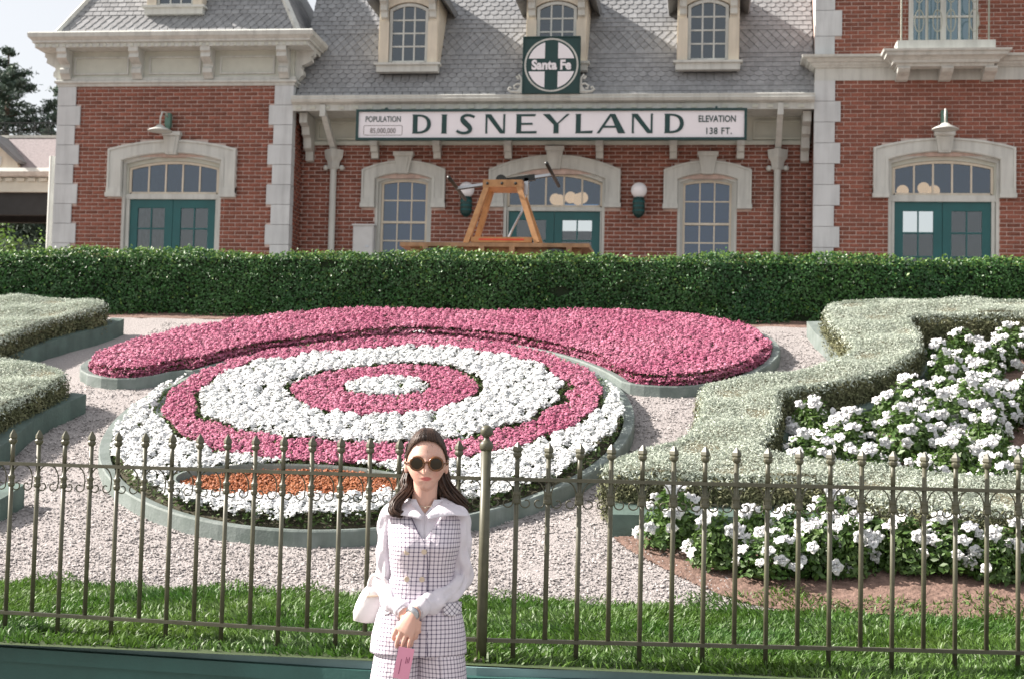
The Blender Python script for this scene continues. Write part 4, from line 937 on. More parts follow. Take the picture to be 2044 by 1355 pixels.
def bed_oval():
    bb = (-4.1,-.4,8.1,12.8); O_ = np.array([-2.25,10.44,gzf(-2.25,10.44)])
    t_ = thing('oval_flower_bed', 'large oval bed of white and pink flower rings with an orange patch in front', 'flower bed', tuple(O_))
    def loc(o): o.location = Vector(-O_); return o
    loc(edge_band(MB(), ell(*E0,96), .075, -.15, .10).build('kerb', M['kerb'], t_))
    loc(plan_prism(MB(), ell(E0[0],E0[1],E0[2]-.1,E0[3]-.1,64), -.05, .07).build('soil', M['bedsoil'], t_))
    for e, nm in ((TG,'patch_edging'),):
        loc(edge_band(MB(), ell(e[0],e[1],e[2]+.03,e[3]+.03,48), .03, 0, .15).build(nm, M['kerb'], t_))
    loc(edge_band(MB(), ell(RG[0],RG[1],RG[2]+.05,RG[3]+.05,72), .06, 0, .115).build('ring_edging', M['kerb'], t_))
    f_out = lambda x,y: (er(x,y,(E0[0],E0[1],E0[2]-.09,E0[3]-.09))+wig(x,y)*.4 < 1) & (er(x,y,RG)+wig(x,y)*.4 > 1.03) & (er(x,y,TG) > 1.12)
    f_ring = lambda x,y: (er(x,y,RG)+wig(x,y)*.4 < .99) & (er(x,y,WI)+wig(x,y) > 1.03)
    f_in = lambda x,y: (er(x,y,WI)+wig(x,y) < .99) & (er(x,y,CP)+wig(x,y)*.8 > 1.05)
    f_c = lambda x,y: (er(x,y,CP)+wig(x,y)*.8 < .98) & (er(x,y,CW)+wig(x,y) > 1.1)
    f_cw = lambda x,y: er(x,y,CW)+wig(x,y) < 1.0
    for f_, m, s, d in ((f_out,'white',1,14500),(f_ring,'pink',2,15000),(f_in,'white',3,14500),(f_c,'pink',4,15000),(f_cw,'white',5,14500)):
        flowers(f_, bb, d, 'white_flowers' if m=='white' else 'pink_flowers', M[m], t_, O_, 40+s, base=.15 if m=='white' else .145, size=.0098 if m=='white' else .0085, amp=.030 if m=='white' else .017, cell=.075 if m=='white' else .045)
    flowers(lambda x,y: er(x,y,TG) < .97, (-3.2,-1.7,8.5,9.1), 22000, 'orange_flowers', M['orangefl'], t_, O_, 50, base=.115, amp=.010, size=.0075, cell=.03)
    bedleaves(lambda x,y: (er(x,y,(E0[0],E0[1],E0[2]-.08,E0[3]-.08)) < 1) & (er(x,y,TG) > 1.1), bb, 4500, t_, O_, 51, .15)
bed_oval()
PB = [(-4.90,11.22),(-4.78,10.98),(-4.50,10.84),(-4.22,10.88),(-4.02,11.10)]+[(-2.25+1.89*math.cos(a),10.08+2.01*math.sin(a)) for a in np.linspace(rad(150),rad(27),30)]+[(-.36,10.93),(-.10,10.93),(.22,11.08),(.50,11.42),(.64,11.84),(.60,12.22),(.40,12.56),(.05,12.80),(-.6,12.88),(-1.6,12.86),(-2.6,12.84),(-3.3,12.80),(-3.9,12.58),(-4.45,12.05),(-4.78,11.6)]
def bed_crescent():
    poly = smooth_poly(PB,1); 
    if area_sign(poly) < 0: poly = poly[::-1]
    O_ = np.array([-2.25,12.7,gzf(-2.25,12.7)]); t_ = thing('crescent_flower_bed', 'pink half moon flower bed wrapped behind the oval bed along the hedge', 'flower bed', tuple(O_))
    edge_band(MB(), poly, .065, -.15, .09).build('kerb', M['kerb'], t_).location = Vector(-O_)
    inn = inset_poly(poly,.08); plan_prism(MB(), inn, -.05, .06).build('soil', M['bedsoil'], t_).location = Vector(-O_)
    inn = inset_poly(poly,.085); f_ = lambda x,y: inpoly(x+wig(x,y),y,inn); bb = (-5.1,.8,10.7,13)
    flowers(f_, bb, 15000, 'pink_flowers', M['pink'], t_, O_, 61, base=.145, size=.0085, amp=.017, cell=.045)
    e1, e2 = inset_poly(poly,.065), inset_poly(poly,.14)
    rim = lambda x,y: inpoly(x,y,e1) & ~inpoly(x,y,e2)
    for s_, b_ in ((63,.07),(64,.105)): flowers(rim, bb, 11000, 'pink_flowers', M['pink'], t_, O_, s_, base=b_, size=.0085, amp=.017, cell=.045); bedleaves(f_, bb, 3500, t_, O_, 62, .14)
bed_crescent()
# soil under the white bushes
def soil_patch(poly, lift):
    mb = MB(); poly = smooth_poly(poly,2); x0 = min(p[0] for p in poly); 
    xs = np.linspace(min(p[0] for p in poly),max(p[0] for p in poly),260); ys = np.linspace(min(p[1] for p in poly),max(p[1] for p in poly),130)
    X, Y = np.meshgrid(xs,ys); ins = inpoly(X.ravel(),Y.ravel(),poly).reshape(X.shape); edge = np.zeros_like(X)
    Z = gz(X,Y)+lift+.012*R.rand(*X.shape); i = np.arange(X.size).reshape(X.shape)
    q_ = ins[:-1,:-1]&ins[1:,:-1]&ins[:-1,1:]&ins[1:,1:]
    F = np.stack([i[:-1,:-1][q_],i[:-1,1:][q_],i[1:,1:][q_],i[1:,:-1][q_]],1)
    o = obj('soil', np_mesh('soil', np.stack([X.ravel(),Y.ravel(),Z.ravel()],1), F, M['soil'], True)); tag(o, kind='structure')
soil_patch([(-.52,8.5),(-.42,8.28),(-.12,7.95),(.20,7.66),(.55,7.56),(1.7,7.52),(3.2,7.52),(3.2,8.5)], .004)
soil_patch([(.45,9.0),(3.6,8.7),(3.6,12.35),(1.65,12.25),(1.68,11.5),(1.5,10.9),(1.15,10.4),(.5,9.95)], .012)
# gravel stones
def gravel():
    rs = np.random.RandomState(8); n = 90000; x = -4.8+rs.rand(n)*6.2; y = 7.55+(rs.rand(n)**1.7)*5.2
    k = (er(x,y,E0) > 1.0) & ~inpoly(x,y,RH) & ~inpoly(x,y,PB) & ~((x > .2)&(y < 8.5)) & ~((x > .3)&(y > 8.5)&(x > 1.2)); x, y = x[k], y[k]; n = len(x)
    C = np.stack([x,y,gz(x,y)+.003],1); s = (.0045+.007*rs.rand(n)**2)[:,None]; V = []
    for d in ((1,0,0),(0,1,0),(-1,0,0),(0,-1,0),(0,0,.8)): V.append(C+np.array(d)*s*(.6+.8*rs.rand(n,1))+.002*rs.randn(n,3))
    V = np.stack(V,1).reshape(-1,3); i = np.arange(n)*5
    F = np.concatenate([np.stack([i+a,i+(a+1)%4,i+4],1) for a in range(4)])
    tag(obj('gravel_stones', np_mesh('gravel_stones', V, F, M['pebble'])), 'pale pinkish gravel stones around the beds', 'gravel', kind='stuff')
gravel()
def lawn():
    rs = np.random.RandomState(9); n = 76000; x = -4.2+rs.rand(n)*6.6; y = 5.55+rs.rand(n)*2.32
    yb = 7.62+.05*np.sin(x*5)+.05*np.sin(x*13+2)+.17*np.clip((x+.7)/1.2,0,1); k = y < yb; x, y = x[k], y[k]; n = len(x)
    clump = .5+.5*np.sin(x*11+np.sin(y*7))*np.cos(y*9+x*3); h = (.024+.030*rs.rand(n))*(.75+.6*clump)
    lean = rs.randn(n,2)*.45+np.stack([.5*np.sin(x*4+y*3),.4*np.cos(x*5-y*4)],1); B = np.stack([x,y,gz(x,y)-.005],1)
    D = np.concatenate([lean,np.ones((n,1))],1); D /= np.linalg.norm(D,axis=1,keepdims=True); a = rs.rand(n)*6.28; s = np.stack([np.cos(a),np.sin(a),0*a],1)*(.0035+.002*rs.rand(n))[:,None]
    M1 = B+D*(h*.6)[:,None]; T_ = B+D*h[:,None]+np.concatenate([lean,-.3*np.ones((n,1))],1)*(h*.35)[:,None]
    V = np.stack([B-s,B+s,M1+s*.8,M1-s*.8,T_],1).reshape(-1,3); i = np.arange(n)*5
    F = np.concatenate([np.stack([i,i+1,i+2],1),np.stack([i,i+2,i+3],1),np.stack([i+3,i+2,i+4],1)])
    tag(obj('lawn', np_mesh('lawn', V, F, M['grass'])), 'strip of short green grass behind the iron fence', 'grass', kind='stuff')
lawn()
# white flowered bushes: three kinds, copied
def petunia():
    mb = MB(); n = 16
    for layer, (tz, sc_, tilt) in enumerate(((0,1.,0),(.007,.72,.5))):
        v = [(0,0,tz+.001)]
        for r_, z in ((.017,.007),(.034,.010),(.043,.004)):
            for k in range(n):
                a = 2*math.pi*k/n+tilt; e = r_/.043; w = (1+.13*math.cos(5*a+layer)*e+.05*R.randn())*sc_
                v.append((r_*w*math.cos(a),r_*w*math.sin(a),tz+z+e*(.007*math.sin(5*a*1.0+1+layer)+.006*R.randn())))
        f = [(0,1+k,1+(k+1)%n) for k in range(n)]
        for j in range(2): f += [(1+j*n+k,1+j*n+(k+1)%n,1+(j+1)*n+(k+1)%n,1+(j+1)*n+k) for k in range(n)]
        mb.add(v,f)
    return mb.mesh('blossom', M['petal'], True)
BL = petunia()
def bush_parts(seed, nb, r, h):
    rs = np.random.RandomState(seed); n = 1000
    d = rs.randn(n,3); d /= np.linalg.norm(d,axis=1,keepdims=True); d[:,2] = np.abs(d[:,2])*1.1; P = d*np.array([r,r,h])*(rs.rand(n,1)**.4)
    V, F = leaves(P, d+np.array([0,0,.3]), .038, .55, .25, .6, rs); fol = np_mesh('foliage', V, F, M['bushleaf'])
    st = MB()
    for k in range(6): st.tube([(0,0,0),tuple(P[k]*np.array([.5,.5,.9]))], [.006,.003], 4)
    bl = []
    for k in range(nb):
        u = rs.randn(3); u[2] = abs(u[2])+.25; u[1] -= .25; u /= np.linalg.norm(u); p = u*np.array([r*1.02,r*1.02,h*1.05]); nrm = Vector(u+np.array([-.1,-.75,.35])+.35*rs.randn(3))
        bl.append(Matrix.Translation(p)@nrm.to_track_quat('Z','Y').to_matrix().to_4x4()@Matrix.Scale(.58+.40*rs.rand(),4))
    return fol, st.mesh('stem', M['bushleaf']), bl
KN = [bush_parts(70+i, nb, r, h) for i, (nb, r, h) in enumerate(((14,.15,.24),(18,.17,.27),(11,.14,.20)))]
def white_bush(x, y, k, sc, label, group):
    t_ = thing('white_petunia_bush', label, 'flowering bush', (x,y,gzf(x,y)), R.uniform(-.9,.9), group); t_.scale = (sc*R.uniform(.9,1.2),sc*R.uniform(.9,1.2),sc*R.uniform(.85,1.2))
    fol, st, bl = KN[k]; obj('foliage', fol, t_)['kind'] = 'stuff'; obj('stem', st, t_)
    for m4 in bl: obj('blossom', BL, t_).matrix_local = m4
    return t_
FB = [(-.14,8.34,1,1.05,'leftmost white flowered bush of the front row beside the kerb corner'),(.10,8.10,0,1.0,'white flowered bush second from left, standing forward on bare soil'),(.31,8.36,2,1.0,'small white flowered bush close to the kerb, third from the left'),
      (.38,8.00,1,1.0,'large white flowered bush at the front where soil meets grass'),(.52,8.25,0,1.0,'white flowered bush in the thick middle cluster of the front row'),(.62,8.03,2,1.15,'low white flowered bush at the grass edge under the middle cluster'),
      (.74,8.37,1,1.0,'tall white flowered bush where the kerb bends forward'),(.80,8.06,0,1.0,'white flowered bush right of the cluster, near the grass'),(.93,8.22,2,1.1,'small white flowered bush just right of the kerb bend'),
      (1.10,8.12,0,1.0,'white flowered bush in front of the pale curved kerb'),(1.32,8.14,1,1.0,'white flowered bush before the bulging hedge, third from the right'),(1.55,8.05,0,.95,'white flowered bush at the right picture edge, near the grass'),(1.70,8.18,1,1.0,'white flowered bush cut by the right picture edge below the hedge')]
for x, y, k, s, lb in FB: white_bush(x,y,k,s,lb,'white flowered bushes in front of the kerb')
rs_ = np.random.RandomState(77); bp_ = []
cand = [(.72,9.98),(.88,9.62),(1.05,9.98),(1.05,9.3),(1.32,9.75),(1.30,10.30),(1.55,9.4),(1.62,10.05),(1.60,10.62),(1.85,9.75),(1.78,11.12),(1.85,11.62),(2.08,12.0),(1.98,10.35),(2.1,11.3),(2.05,10.85),(2.25,9.7),(2.3,11.75),(2.35,10.3),(2.45,12.1),(2.4,11.0),(1.95,9.25),(2.6,11.5),(2.25,9.2),(2.65,10.7),(2.75,12.0),(2.6,9.8),(1.3,9.05),(1.7,8.98),(2.1,8.93),(2.75,11.2),(.70,9.35),(.9,9.85),(1.5,9.95),(1.45,10.55),(1.72,10.85),(1.95,11.45),(1.9,10.65),(2.15,11.6),(2.2,10.55),(1.8,10.2),(1.6,9.7),(1.85,9.45)]
dep = lambda y: 'nearest the front hedge' if y < 9.4 else 'in the lower bed' if y < 10.4 else 'in the upper bed' if y < 11.4 else 'near the dark hedge'
ord_ = {}
for i, (x, y) in enumerate(cand):
    row = sorted([c for c in cand if dep(c[1]) == dep(y)]); p = row.index((x,y)); nm = 'leftmost' if p == 0 else ['second','third','fourth','fifth','sixth','seventh','eighth','ninth','tenth','eleventh','twelfth','thirteenth','fourteenth','fifteenth','sixteenth','seventeenth','eighteenth','nineteenth','twentieth'][p-1]+' from left'
    white_bush(x+rs_.uniform(-.03,.03), y, i%3, 1.0+.15*rs_.rand(), 'white bush inside scrolling hedge, %s of those %s' % (nm, dep(y)), 'white flowered bushes inside the scrolling hedge')

# ------------------------------------------------------------------ planter wall and iron fence
rv = np.array([math.cos(YAW),math.sin(YAW)]); fv = np.array([-math.sin(YAW),math.cos(YAW)]); PX = np.array([-.806,5.60])
ld = -math.cos(rad(13.5))*rv+math.sin(rad(13.5))*fv; HT = .775
def wpt(d, s, o_=0): 
    nrm = np.array([d[1],-d[0]]); nrm = nrm if nrm[1] < 0 else -nrm
    return PX+d*s+nrm*o_
na = np.array([rv[1],-rv[0]]); nb_ = np.array([ld[1],-ld[0]]); nb_ = nb_ if nb_[1] < 0 else -nb_
bis = (na+nb_)/np.linalg.norm(na+nb_); bis = bis/ (bis@na)
def wall_path(o_): return [tuple(PX+ld*7+nb_*o_), tuple(PX+bis*o_), tuple(PX+rv*7+na*o_)]
WT = thing('planter_wall', 'low dark teal painted wall carrying the iron fence behind the woman', 'wall', (PX[0],PX[1],0)); WO = Vector((-PX[0],-PX[1],0))
def wstrip(of, ob, z0, z1, name, m):
    A, B = wall_path(of), wall_path(ob); vs = [(*p,z) for z in (z0,z1) for p in A+B]
    fs = []
    for i in (0,1): fs += [(i,i+1,i+7,i+6),(i+3+6,i+4+6,i+4,i+3),(i+6,i+7,i+10,i+9),(i+3,i+4,i+1,i)]
    fs += [(0,6,9,3),(2,5,11,8)]
    o = MB().add(vs,fs).build(name, m, WT); o.location = WO
wstrip(.13,-.20,-.05,HT-.085,'wall_body',M['wallteal']); wstrip(.165,-.20,HT-.083,HT-.03,'coping_lip',M['wallteal']); wstrip(.12,-.20,HT-.03,HT,'coping',M['coping'])
FN = thing('iron_fence', 'olive brown iron fence with spear tips and scrolls on the teal wall', 'fence', (PX[0],PX[1],HT))
SPC = .1195
barL = MB().tube([(0,0,-.0),(0,0,.70)], .0094, 8).tube([(0,0,.70),(0,0,.785)], [.0094,.0088], 8).mesh('bar', M['fence'], True)
barS = MB().tube([(0,0,.085),(0,0,.785)], .0094, 8).mesh('bar', M['fence'], True)
fin = MB().lathe([(.010,0),(.0165,.008),(.018,.016),(.011,.024)],(0,0,.775),8).lathe([(.009,.79),(.019,.803),(.0165,.815),(.003,.835)],(0,0,0),4).mesh('finial', M['fence'])
colr = MB().lathe([(.0105,.60),(.0145,.606),(.0145,.615),(.012,.620),(.012,.632),(.0145,.637),(.0145,.645),(.0105,.65)],(0,0,0),8).mesh('collar', M['fence'])
w2_ = SPC/2; sc = MB()
for s in (-1,1):
    pts = [(s*w2_*.15,0,.690)]+[(s*(w2_*.15+(w2_*.85-.012)*math.sin(t)),0,.632+.058*math.cos(t)) for t in np.linspace(.3,math.pi/2,6)]
    cxs, czs, rr = s*.024, .606, .0175
    pts += [(s*(w2_-.014),0,.615)]+[(cxs+s*r_*math.cos(t),0,czs+r_*math.sin(t)) for t, r_ in zip(np.linspace(-.3,-5.2,14), np.linspace(.0215,.009,14))]
    sc.tube(pts, .0028, 5)
SC = sc.mesh('scroll', M['fence'], True)
RB, RT = .085, .694
for side, d, n in ((1,rv,36),(-1,ld,40)):
    ang = math.atan2(d[1],d[0]) if side > 0 else math.atan2(-d[1],-d[0])
    for k in range(1,n):
        p = d*(k*SPC-(.0 if side > 0 else .012)); lng = (k%2==1)
        if side < 0: lng = (k%2==1)
        b = obj('bar', barL if lng else barS, FN, (p[0],p[1],0)); b.rotation_euler = (0,0,ang); obj('finial', fin, b); obj('collar', colr, b)
    for k in range(0,n-1):
        p = d*((k+.5)*SPC); o = obj('scroll', SC, FN, (p[0],p[1],0)); o.rotation_euler = (0,0,ang)
    for z, h_ in ((RB,.014),(RT,.014)):
        obj('rail', MB().bar((*(d*.02),z),(*(d*n*SPC),z),.022,h_).mesh('rail', M['fence']), FN)
P0 = MB().tube([(0,0,0),(0,0,.815)], [.0205,.0195], 16).lathe([(.03,0),(.03,.012),(.024,.02)],(0,0,0),16).lathe([(.021,.80),(.026,.808),(.026,.826),(.02,.834),(.011,.842),(.010,.852)],(0,0,0),16)
po = P0.build('post', M['fence'], FN, True); MB().ball((0,0,.873),.0245,20,14).build('ball_finial', M['fence'], po, True)

# ------------------------------------------------------------------ the woman
WX, WY = -.962, 5.16
PN = thing('person', 'woman in big round sunglasses and checked trouser suit standing before the iron fence', 'person', (WX,WY,0), math.asin(-WX/math.hypot(WX,WY)))
skin = bpy.data.materials.new('skin'); skin.use_nodes = True
def skin_nodes():
    N = skin.node_tree.nodes; L = skin.node_tree.links; b = N['Principled BSDF']; b.inputs['Roughness'].default_value = .5
    b.inputs['Subsurface Weight'].default_value = .12; b.inputs['Subsurface Radius'].default_value = (.012,.005,.003)
    tc = N.new('ShaderNodeTexCoord')
    def blob(c, r, lo, hi):
        mp = N.new('ShaderNodeMapping'); mp.vector_type = 'POINT'; mp.inputs['Scale'].default_value = [1/q for q in r]; mp.inputs['Location'].default_value = [-a/q for a,q in zip(c,r)]
        L.new(tc.outputs['Object'], mp.inputs[0]); ln = N.new('ShaderNodeVectorMath'); ln.operation = 'LENGTH'; L.new(mp.outputs[0], ln.inputs[0])
        mr = N.new('ShaderNodeMapRange'); mr.inputs[1].default_value = lo; mr.inputs[2].default_value = hi; mr.inputs[3].default_value = 1; mr.inputs[4].default_value = 0; L.new(ln.outputs['Value'], mr.inputs[0]); return mr.outputs[0]
    nz = N.new('ShaderNodeTexNoise'); nz.inputs['Scale'].default_value = 14; L.new(tc.outputs['Object'], nz.inputs['Vector'])
    base = N.new('ShaderNodeMixRGB'); base.inputs[1].default_value = (.60,.35,.275,1); base.inputs[2].default_value = (.67,.42,.34,1); L.new(nz.outputs['Fac'], base.inputs[0]); out = base.outputs[0]
    n3 = N.new('ShaderNodeTexNoise'); n3.inputs['Scale'].default_value = 260; L.new(tc.outputs['Object'], n3.inputs['Vector']); bp = N.new('ShaderNodeBump'); bp.inputs['Strength'].default_value = .05; bp.inputs['Distance'].default_value = .002; L.new(n3.outputs['Fac'], bp.inputs['Height']); L.new(bp.outputs[0], b.inputs['Normal'])
    for c, r, lo, hi, colr_ in (((.007,-.10,1.4785),(.0235,.06,.0085),.75,1.05,(.50,.13,.12,1)), ((-.034,-.08,1.495),(.022,.05,.02),.2,1.2,(.60,.30,.24,1)), ((.048,-.08,1.495),(.022,.05,.02),.2,1.2,(.60,.30,.24,1))):
        mx = N.new('ShaderNodeMixRGB'); L.new(blob(c,r,lo,hi), mx.inputs[0]); L.new(out, mx.inputs[1]); mx.inputs[2].default_value = colr_; out = mx.outputs[0]
    L.new(out, b.inputs['Base Color'])
skin_nodes()
body = MB(); HC = (.007, .0, 1.537)
def head_mesh(mb):
    n, m = 96, 72; vs = []; g = lambda x, s: math.exp(-(x/s)**2)
    for i in range(m+1):
        t = math.pi*i/m
        for k in range(n):
            a = 2*math.pi*k/n; sx_ = math.sin(t)*math.cos(a); sy_ = math.sin(t)*math.sin(a); cz = math.cos(t)
            z = cz*(.104 if cz > 0 else .106)
            wx = .0705 if cz > -.1 else .0705*(1-.42*((-cz-.1)/.9)**1.35); dy = .094 if sy_ > 0 else .083
            x = sx_*wx; y = sy_*dy
            if cz < -.25 and sy_ > 0: y *= 1-.45*min(1,(-cz-.25)/.5)
            if cz < -.3 and sy_ < 0: y += -.010*math.sin(min(1,(-cz-.3)/.7)*math.pi*.8)
            if sy_ < 0:                                     # face
                f = min(1,-sy_*2.2)
                y += f*(-.0195*g(x,.0105)*(g(z+.030,.017)+.45*g(z+.008,.018)) -.006*g(x,.017)*g(z+.036,.009)
                     +.0055*(g(x-.030,.016)+g(x+.030,.016))*g(z-.002,.013) -.003*g(z-.020,.010)*(g(x-.026,.022)+g(x+.026,.022))
                     -.0060*g(x,.019)*g(z+.0555,.0048) -.0068*g(x,.016)*g(z+.0655,.0055) +.0035*g(x,.022)*g(z+.0605,.0022) -.006*g(x,.016)*g(z+.093,.013)
                     +.003*g(x,.018)*g(z+.0765,.006) -.004*(g(x-.040,.018)+g(x+.040,.018))*g(z+.035,.02))
            vs.append((HC[0]+x,HC[1]+y,HC[2]+z))
    fs = [(i*n+k,(i+1)*n+k,(i+1)*n+(k+1)%n,i*n+(k+1)%n) for i in range(m) for k in range(n)]
    mb.add(vs, fs)
head_mesh(body)
for s in (-1,1): body.ball((HC[0]+s*.071,.014,1.522),(.009,.016,.029),10,8)
body.tube([(.0,.030,1.30),(.002,.022,1.38),(.005,.014,1.44),(.007,.012,1.50)], [.062,.0455,.0425,.046], 24)
def loft(mb, rings, n=32):
    o = len(mb.v)
    for z, cx_, cy_, wx, wy in rings:
        for k in range(n): a = 2*math.pi*k/n; mb.v.append((cx_+wx*math.cos(a), cy_+wy*math.sin(a), z))
    m = len(rings)
    for i in range(m-1):
        for k in range(n): mb.f.append((o+i*n+k,o+i*n+(k+1)%n,o+(i+1)*n+(k+1)%n,o+(i+1)*n+k))
    mb.f += [tuple(o+k for k in range(n-1,-1,-1)), tuple(o+(m-1)*n+k for k in range(n))]
loft(body, [(.85,0,.01,.10,.06),(.92,0,.01,.125,.09),(1.02,0,.005,.095,.07),(1.12,0,.0,.080,.06),(1.24,0,-.005,.092,.075),(1.32,0,.01,.105,.06),(1.37,0,.02,.07,.05)])
for s, kn, an in ((-1,(-.078,-.005,.47),(-.075,.01,.08)),(1,(.082,-.02,.47),(.085,.0,.08))):
    body.tube([(s*.068,.01,.84),(s*.072,0,.70),kn,(an[0],an[1]+.01,.32),an], [.070,.062,.050,.046,.033], 16)
    body.ball((an[0]+s*.005,an[1]-.06,.045),(.036,.115,.032),12,8)
RS_, RE_, RW_ = Vector((-.117,.010,1.325)), Vector((-.122,.012,1.105)), Vector((-.052,-.125,1.020))
LS_, LE_, LW_ = Vector((.127,.010,1.325)), Vector((.134,.010,1.120)), Vector((-.018,-.158,1.030))
for a, b_, c in ((RS_,RE_,RW_),(LS_,LE_,LW_)): body.tube([a,a*.7+b_*.3,a*.35+b_*.65,a*.14+b_*.86+(c-b_)*.03,b_*.90+c*.10+(a-b_)*.10,b_*.7+c*.3,b_*.4+c*.6,c], [.020,.015,.012,.011,.011,.013,.017,.0235], 12)
def hand(mb, w, d, n, s, curl, thumb_side, flip=1):
    """w wrist, d towards fingers, n back of hand, s across"""
    d = d.normalized(); n = (n-d*n.dot(d)).normalized(); s = d.cross(n).normalized()*flip
    L_ = .078; o = len(mb.v); rings = []
    for u, hw, ht in ((-.012,.022,.017),(.015,.026,.0165),(.045,.0335,.0155),(.07,.036,.0135),(.082,.033,.010)):
        for k in range(14):
            a = 2*math.pi*k/14; mb.v.append(tuple(w+d*u+s*(hw*math.cos(a))+n*(ht*math.sin(a))))
    for i in range(4):
        for k in range(14): mb.f.append((o+i*14+k,o+i*14+(k+1)%14,o+(i+1)*14+(k+1)%14,o+(i+1)*14+k))
    mb.f += [tuple(o+k for k in range(13,-1,-1)), tuple(o+56+k for k in range(14))]
    for j, (off, l, r_) in enumerate(((-.0275,.82,.0078),(-.0092,.95,.0082),(.0092,1.0,.0083),(.0275,.92,.0082))):
        p = w+d*(L_-.012-.004*abs(j-2))+s*off; ang = 0; pts = [p]; ra = [r_*1.1]
        dd = d+s*off*4.5
        for q_, (sl, cu_) in enumerate(((.016,.1),(.034,curl[0]),(.023,curl[1]),(.017,curl[2]))):
            ang += cu_+.05*j; v = (dd.normalized()*math.cos(ang)-n*math.sin(ang)); p = p+v*sl*l; pts.append(p); ra.append(r_*(1.02-.09*q_))
        pts.append(p+v*.004); ra.append(r_*.45); mb.tube(pts, ra, 10)
        mb.ball(tuple(pts[1]), r_*1.12, 8, 6)
    tb = w+d*.022+s*(.024*thumb_side)-n*.006
    mb.tube([tb, tb+d*.026+s*.012*thumb_side-n*.006, tb+d*.05+s*.010*thumb_side-n*.016, tb+d*.066+s*.002*thumb_side-n*.020, tb+d*.07-n*.021], [.0125,.0105,.009,.0075,.004], 10)
# right hand below, left hand laid over it
hand(body, RW_, Vector((.42,-.18,-.86)), Vector((.55,-.75,.25)), None, (.5,.75,.5), 1, 1)
hand(body, LW_, Vector((-.46,-.12,-.86)), Vector((-.28,-.92,.2)), None, (.16,.30,.25), -1, 1)
bme = body.mesh('body', skin, True); bo = obj('body', bme, PN)
rm = bo.modifiers.new('r','REMESH'); rm.mode = 'VOXEL'; rm.voxel_size = .0030; rm.use_smooth_shade = True
sm = bo.modifiers.new('s','SMOOTH'); sm.factor = .5; sm.iterations = 3
bpy.context.view_layer.update()
dg = bpy.context.evaluated_depsgraph_get(); me = bpy.data.meshes.new_from_object(bo.evaluated_get(dg)); bo.modifiers.clear(); bo.data = me; me.name = 'body'
if not me.materials: me.materials.append(skin)
me.polygons.foreach_set('use_smooth', [True]*len(me.polygons))

# cloth
def cloth_mat(name, base, check=None, line=(.05,.035,.09), rough=.8, width=.26, rot=0, trans=0):
    m = mat(name, base, rough, var=.05, scale=20, bump=.45, bscale=42 if not check else 60, trans=trans)
    if check:
        N = m.node_tree.nodes; L = m.node_tree.links; b = N['Principled BSDF']; old = b.inputs['Base Color'].links[0].from_socket
        uv = N.new('ShaderNodeUVMap'); sx_ = N.new('ShaderNodeSeparateXYZ'); mp = N.new('ShaderNodeMapping'); mp.inputs['Rotation'].default_value = (0,0,rot); L.new(uv.outputs[0], mp.inputs[0]); L.new(mp.outputs[0], sx_.inputs[0]); fac = None; outs = []
        for ax in ('X','Y'):
            d = N.new('ShaderNodeMath'); d.operation = 'DIVIDE'; d.inputs[1].default_value = check; L.new(sx_.outputs[ax], d.inputs[0])
            fr_ = N.new('ShaderNodeMath'); fr_.operation = 'FRACT'; L.new(d.outputs[0], fr_.inputs[0])
            lt_ = N.new('ShaderNodeMath'); lt_.operation = 'LESS_THAN'; lt_.inputs[1].default_value = width; L.new(fr_.outputs[0], lt_.inputs[0])
            k = N.new('ShaderNodeMath'); k.operation = 'MULTIPLY'; k.inputs[1].default_value = .56; L.new(lt_.outputs[0], k.inputs[0]); outs.append(k.outputs[0])
        a = N.new('ShaderNodeMath'); a.operation = 'ADD'; a.use_clamp = True; L.new(outs[0], a.inputs[0]); L.new(outs[1], a.inputs[1])
        mx = N.new('ShaderNodeMixRGB'); L.new(a.outputs[0], mx.inputs[0]); L.new(old, mx.inputs[1]); mx.inputs[2].default_value = (*line,1); L.new(mx.outputs[0], b.inputs['Base Color'])
    return m
CK = cloth_mat('checked_cloth', (.70,.64,.70), .0148); CKD = cloth_mat('checked_cloth_bias', (.72,.68,.72), .0148, rot=rad(45))
BLO = cloth_mat('white_blouse', (.76,.72,.78), rough=.7, trans=.12)
def grid_obj(name, G, UV, m, closed=False, thick=.003, parent=None):
    """G[i][j] points, UV[i][j]; smooth sheet with a little thickness"""
    G = np.asarray(G,float); nr, nc = G.shape[:2]; i = np.arange(nr*nc).reshape(nr,nc)
    a, b_, c, d = i[:-1,:-1], i[:-1,1:], i[1:,1:], i[1:,:-1]
    F = np.stack([a.ravel(),b_.ravel(),c.ravel(),d.ravel()],1)
    me = np_mesh(name, G.reshape(-1,3), F, m, True)
    ul = me.uv_layers.new(name='UVMap'); lv = np.empty(len(me.loops), np.int32); me.loops.foreach_get('vertex_index', lv)
    ul.data.foreach_set('uv', np.asarray(UV,float).reshape(-1,2)[lv].astype(np.float32).ravel())
    o = obj(name, me, parent or PN)
    if thick:
        md = o.modifiers.new('t','SOLIDIFY'); md.thickness = thick; md.offset = 1
        bpy.context.view_layer.update(); me2 = bpy.data.meshes.new_from_object(o.evaluated_get(bpy.context.evaluated_depsgraph_get())); o.modifiers.clear(); o.data = me2; me2.name = name
    return o
def interp(tab, z):
    zs = [r[0] for r in tab]; return [float(np.interp(z, zs, [r[k] for r in tab])) for k in range(1,len(tab[0]))]
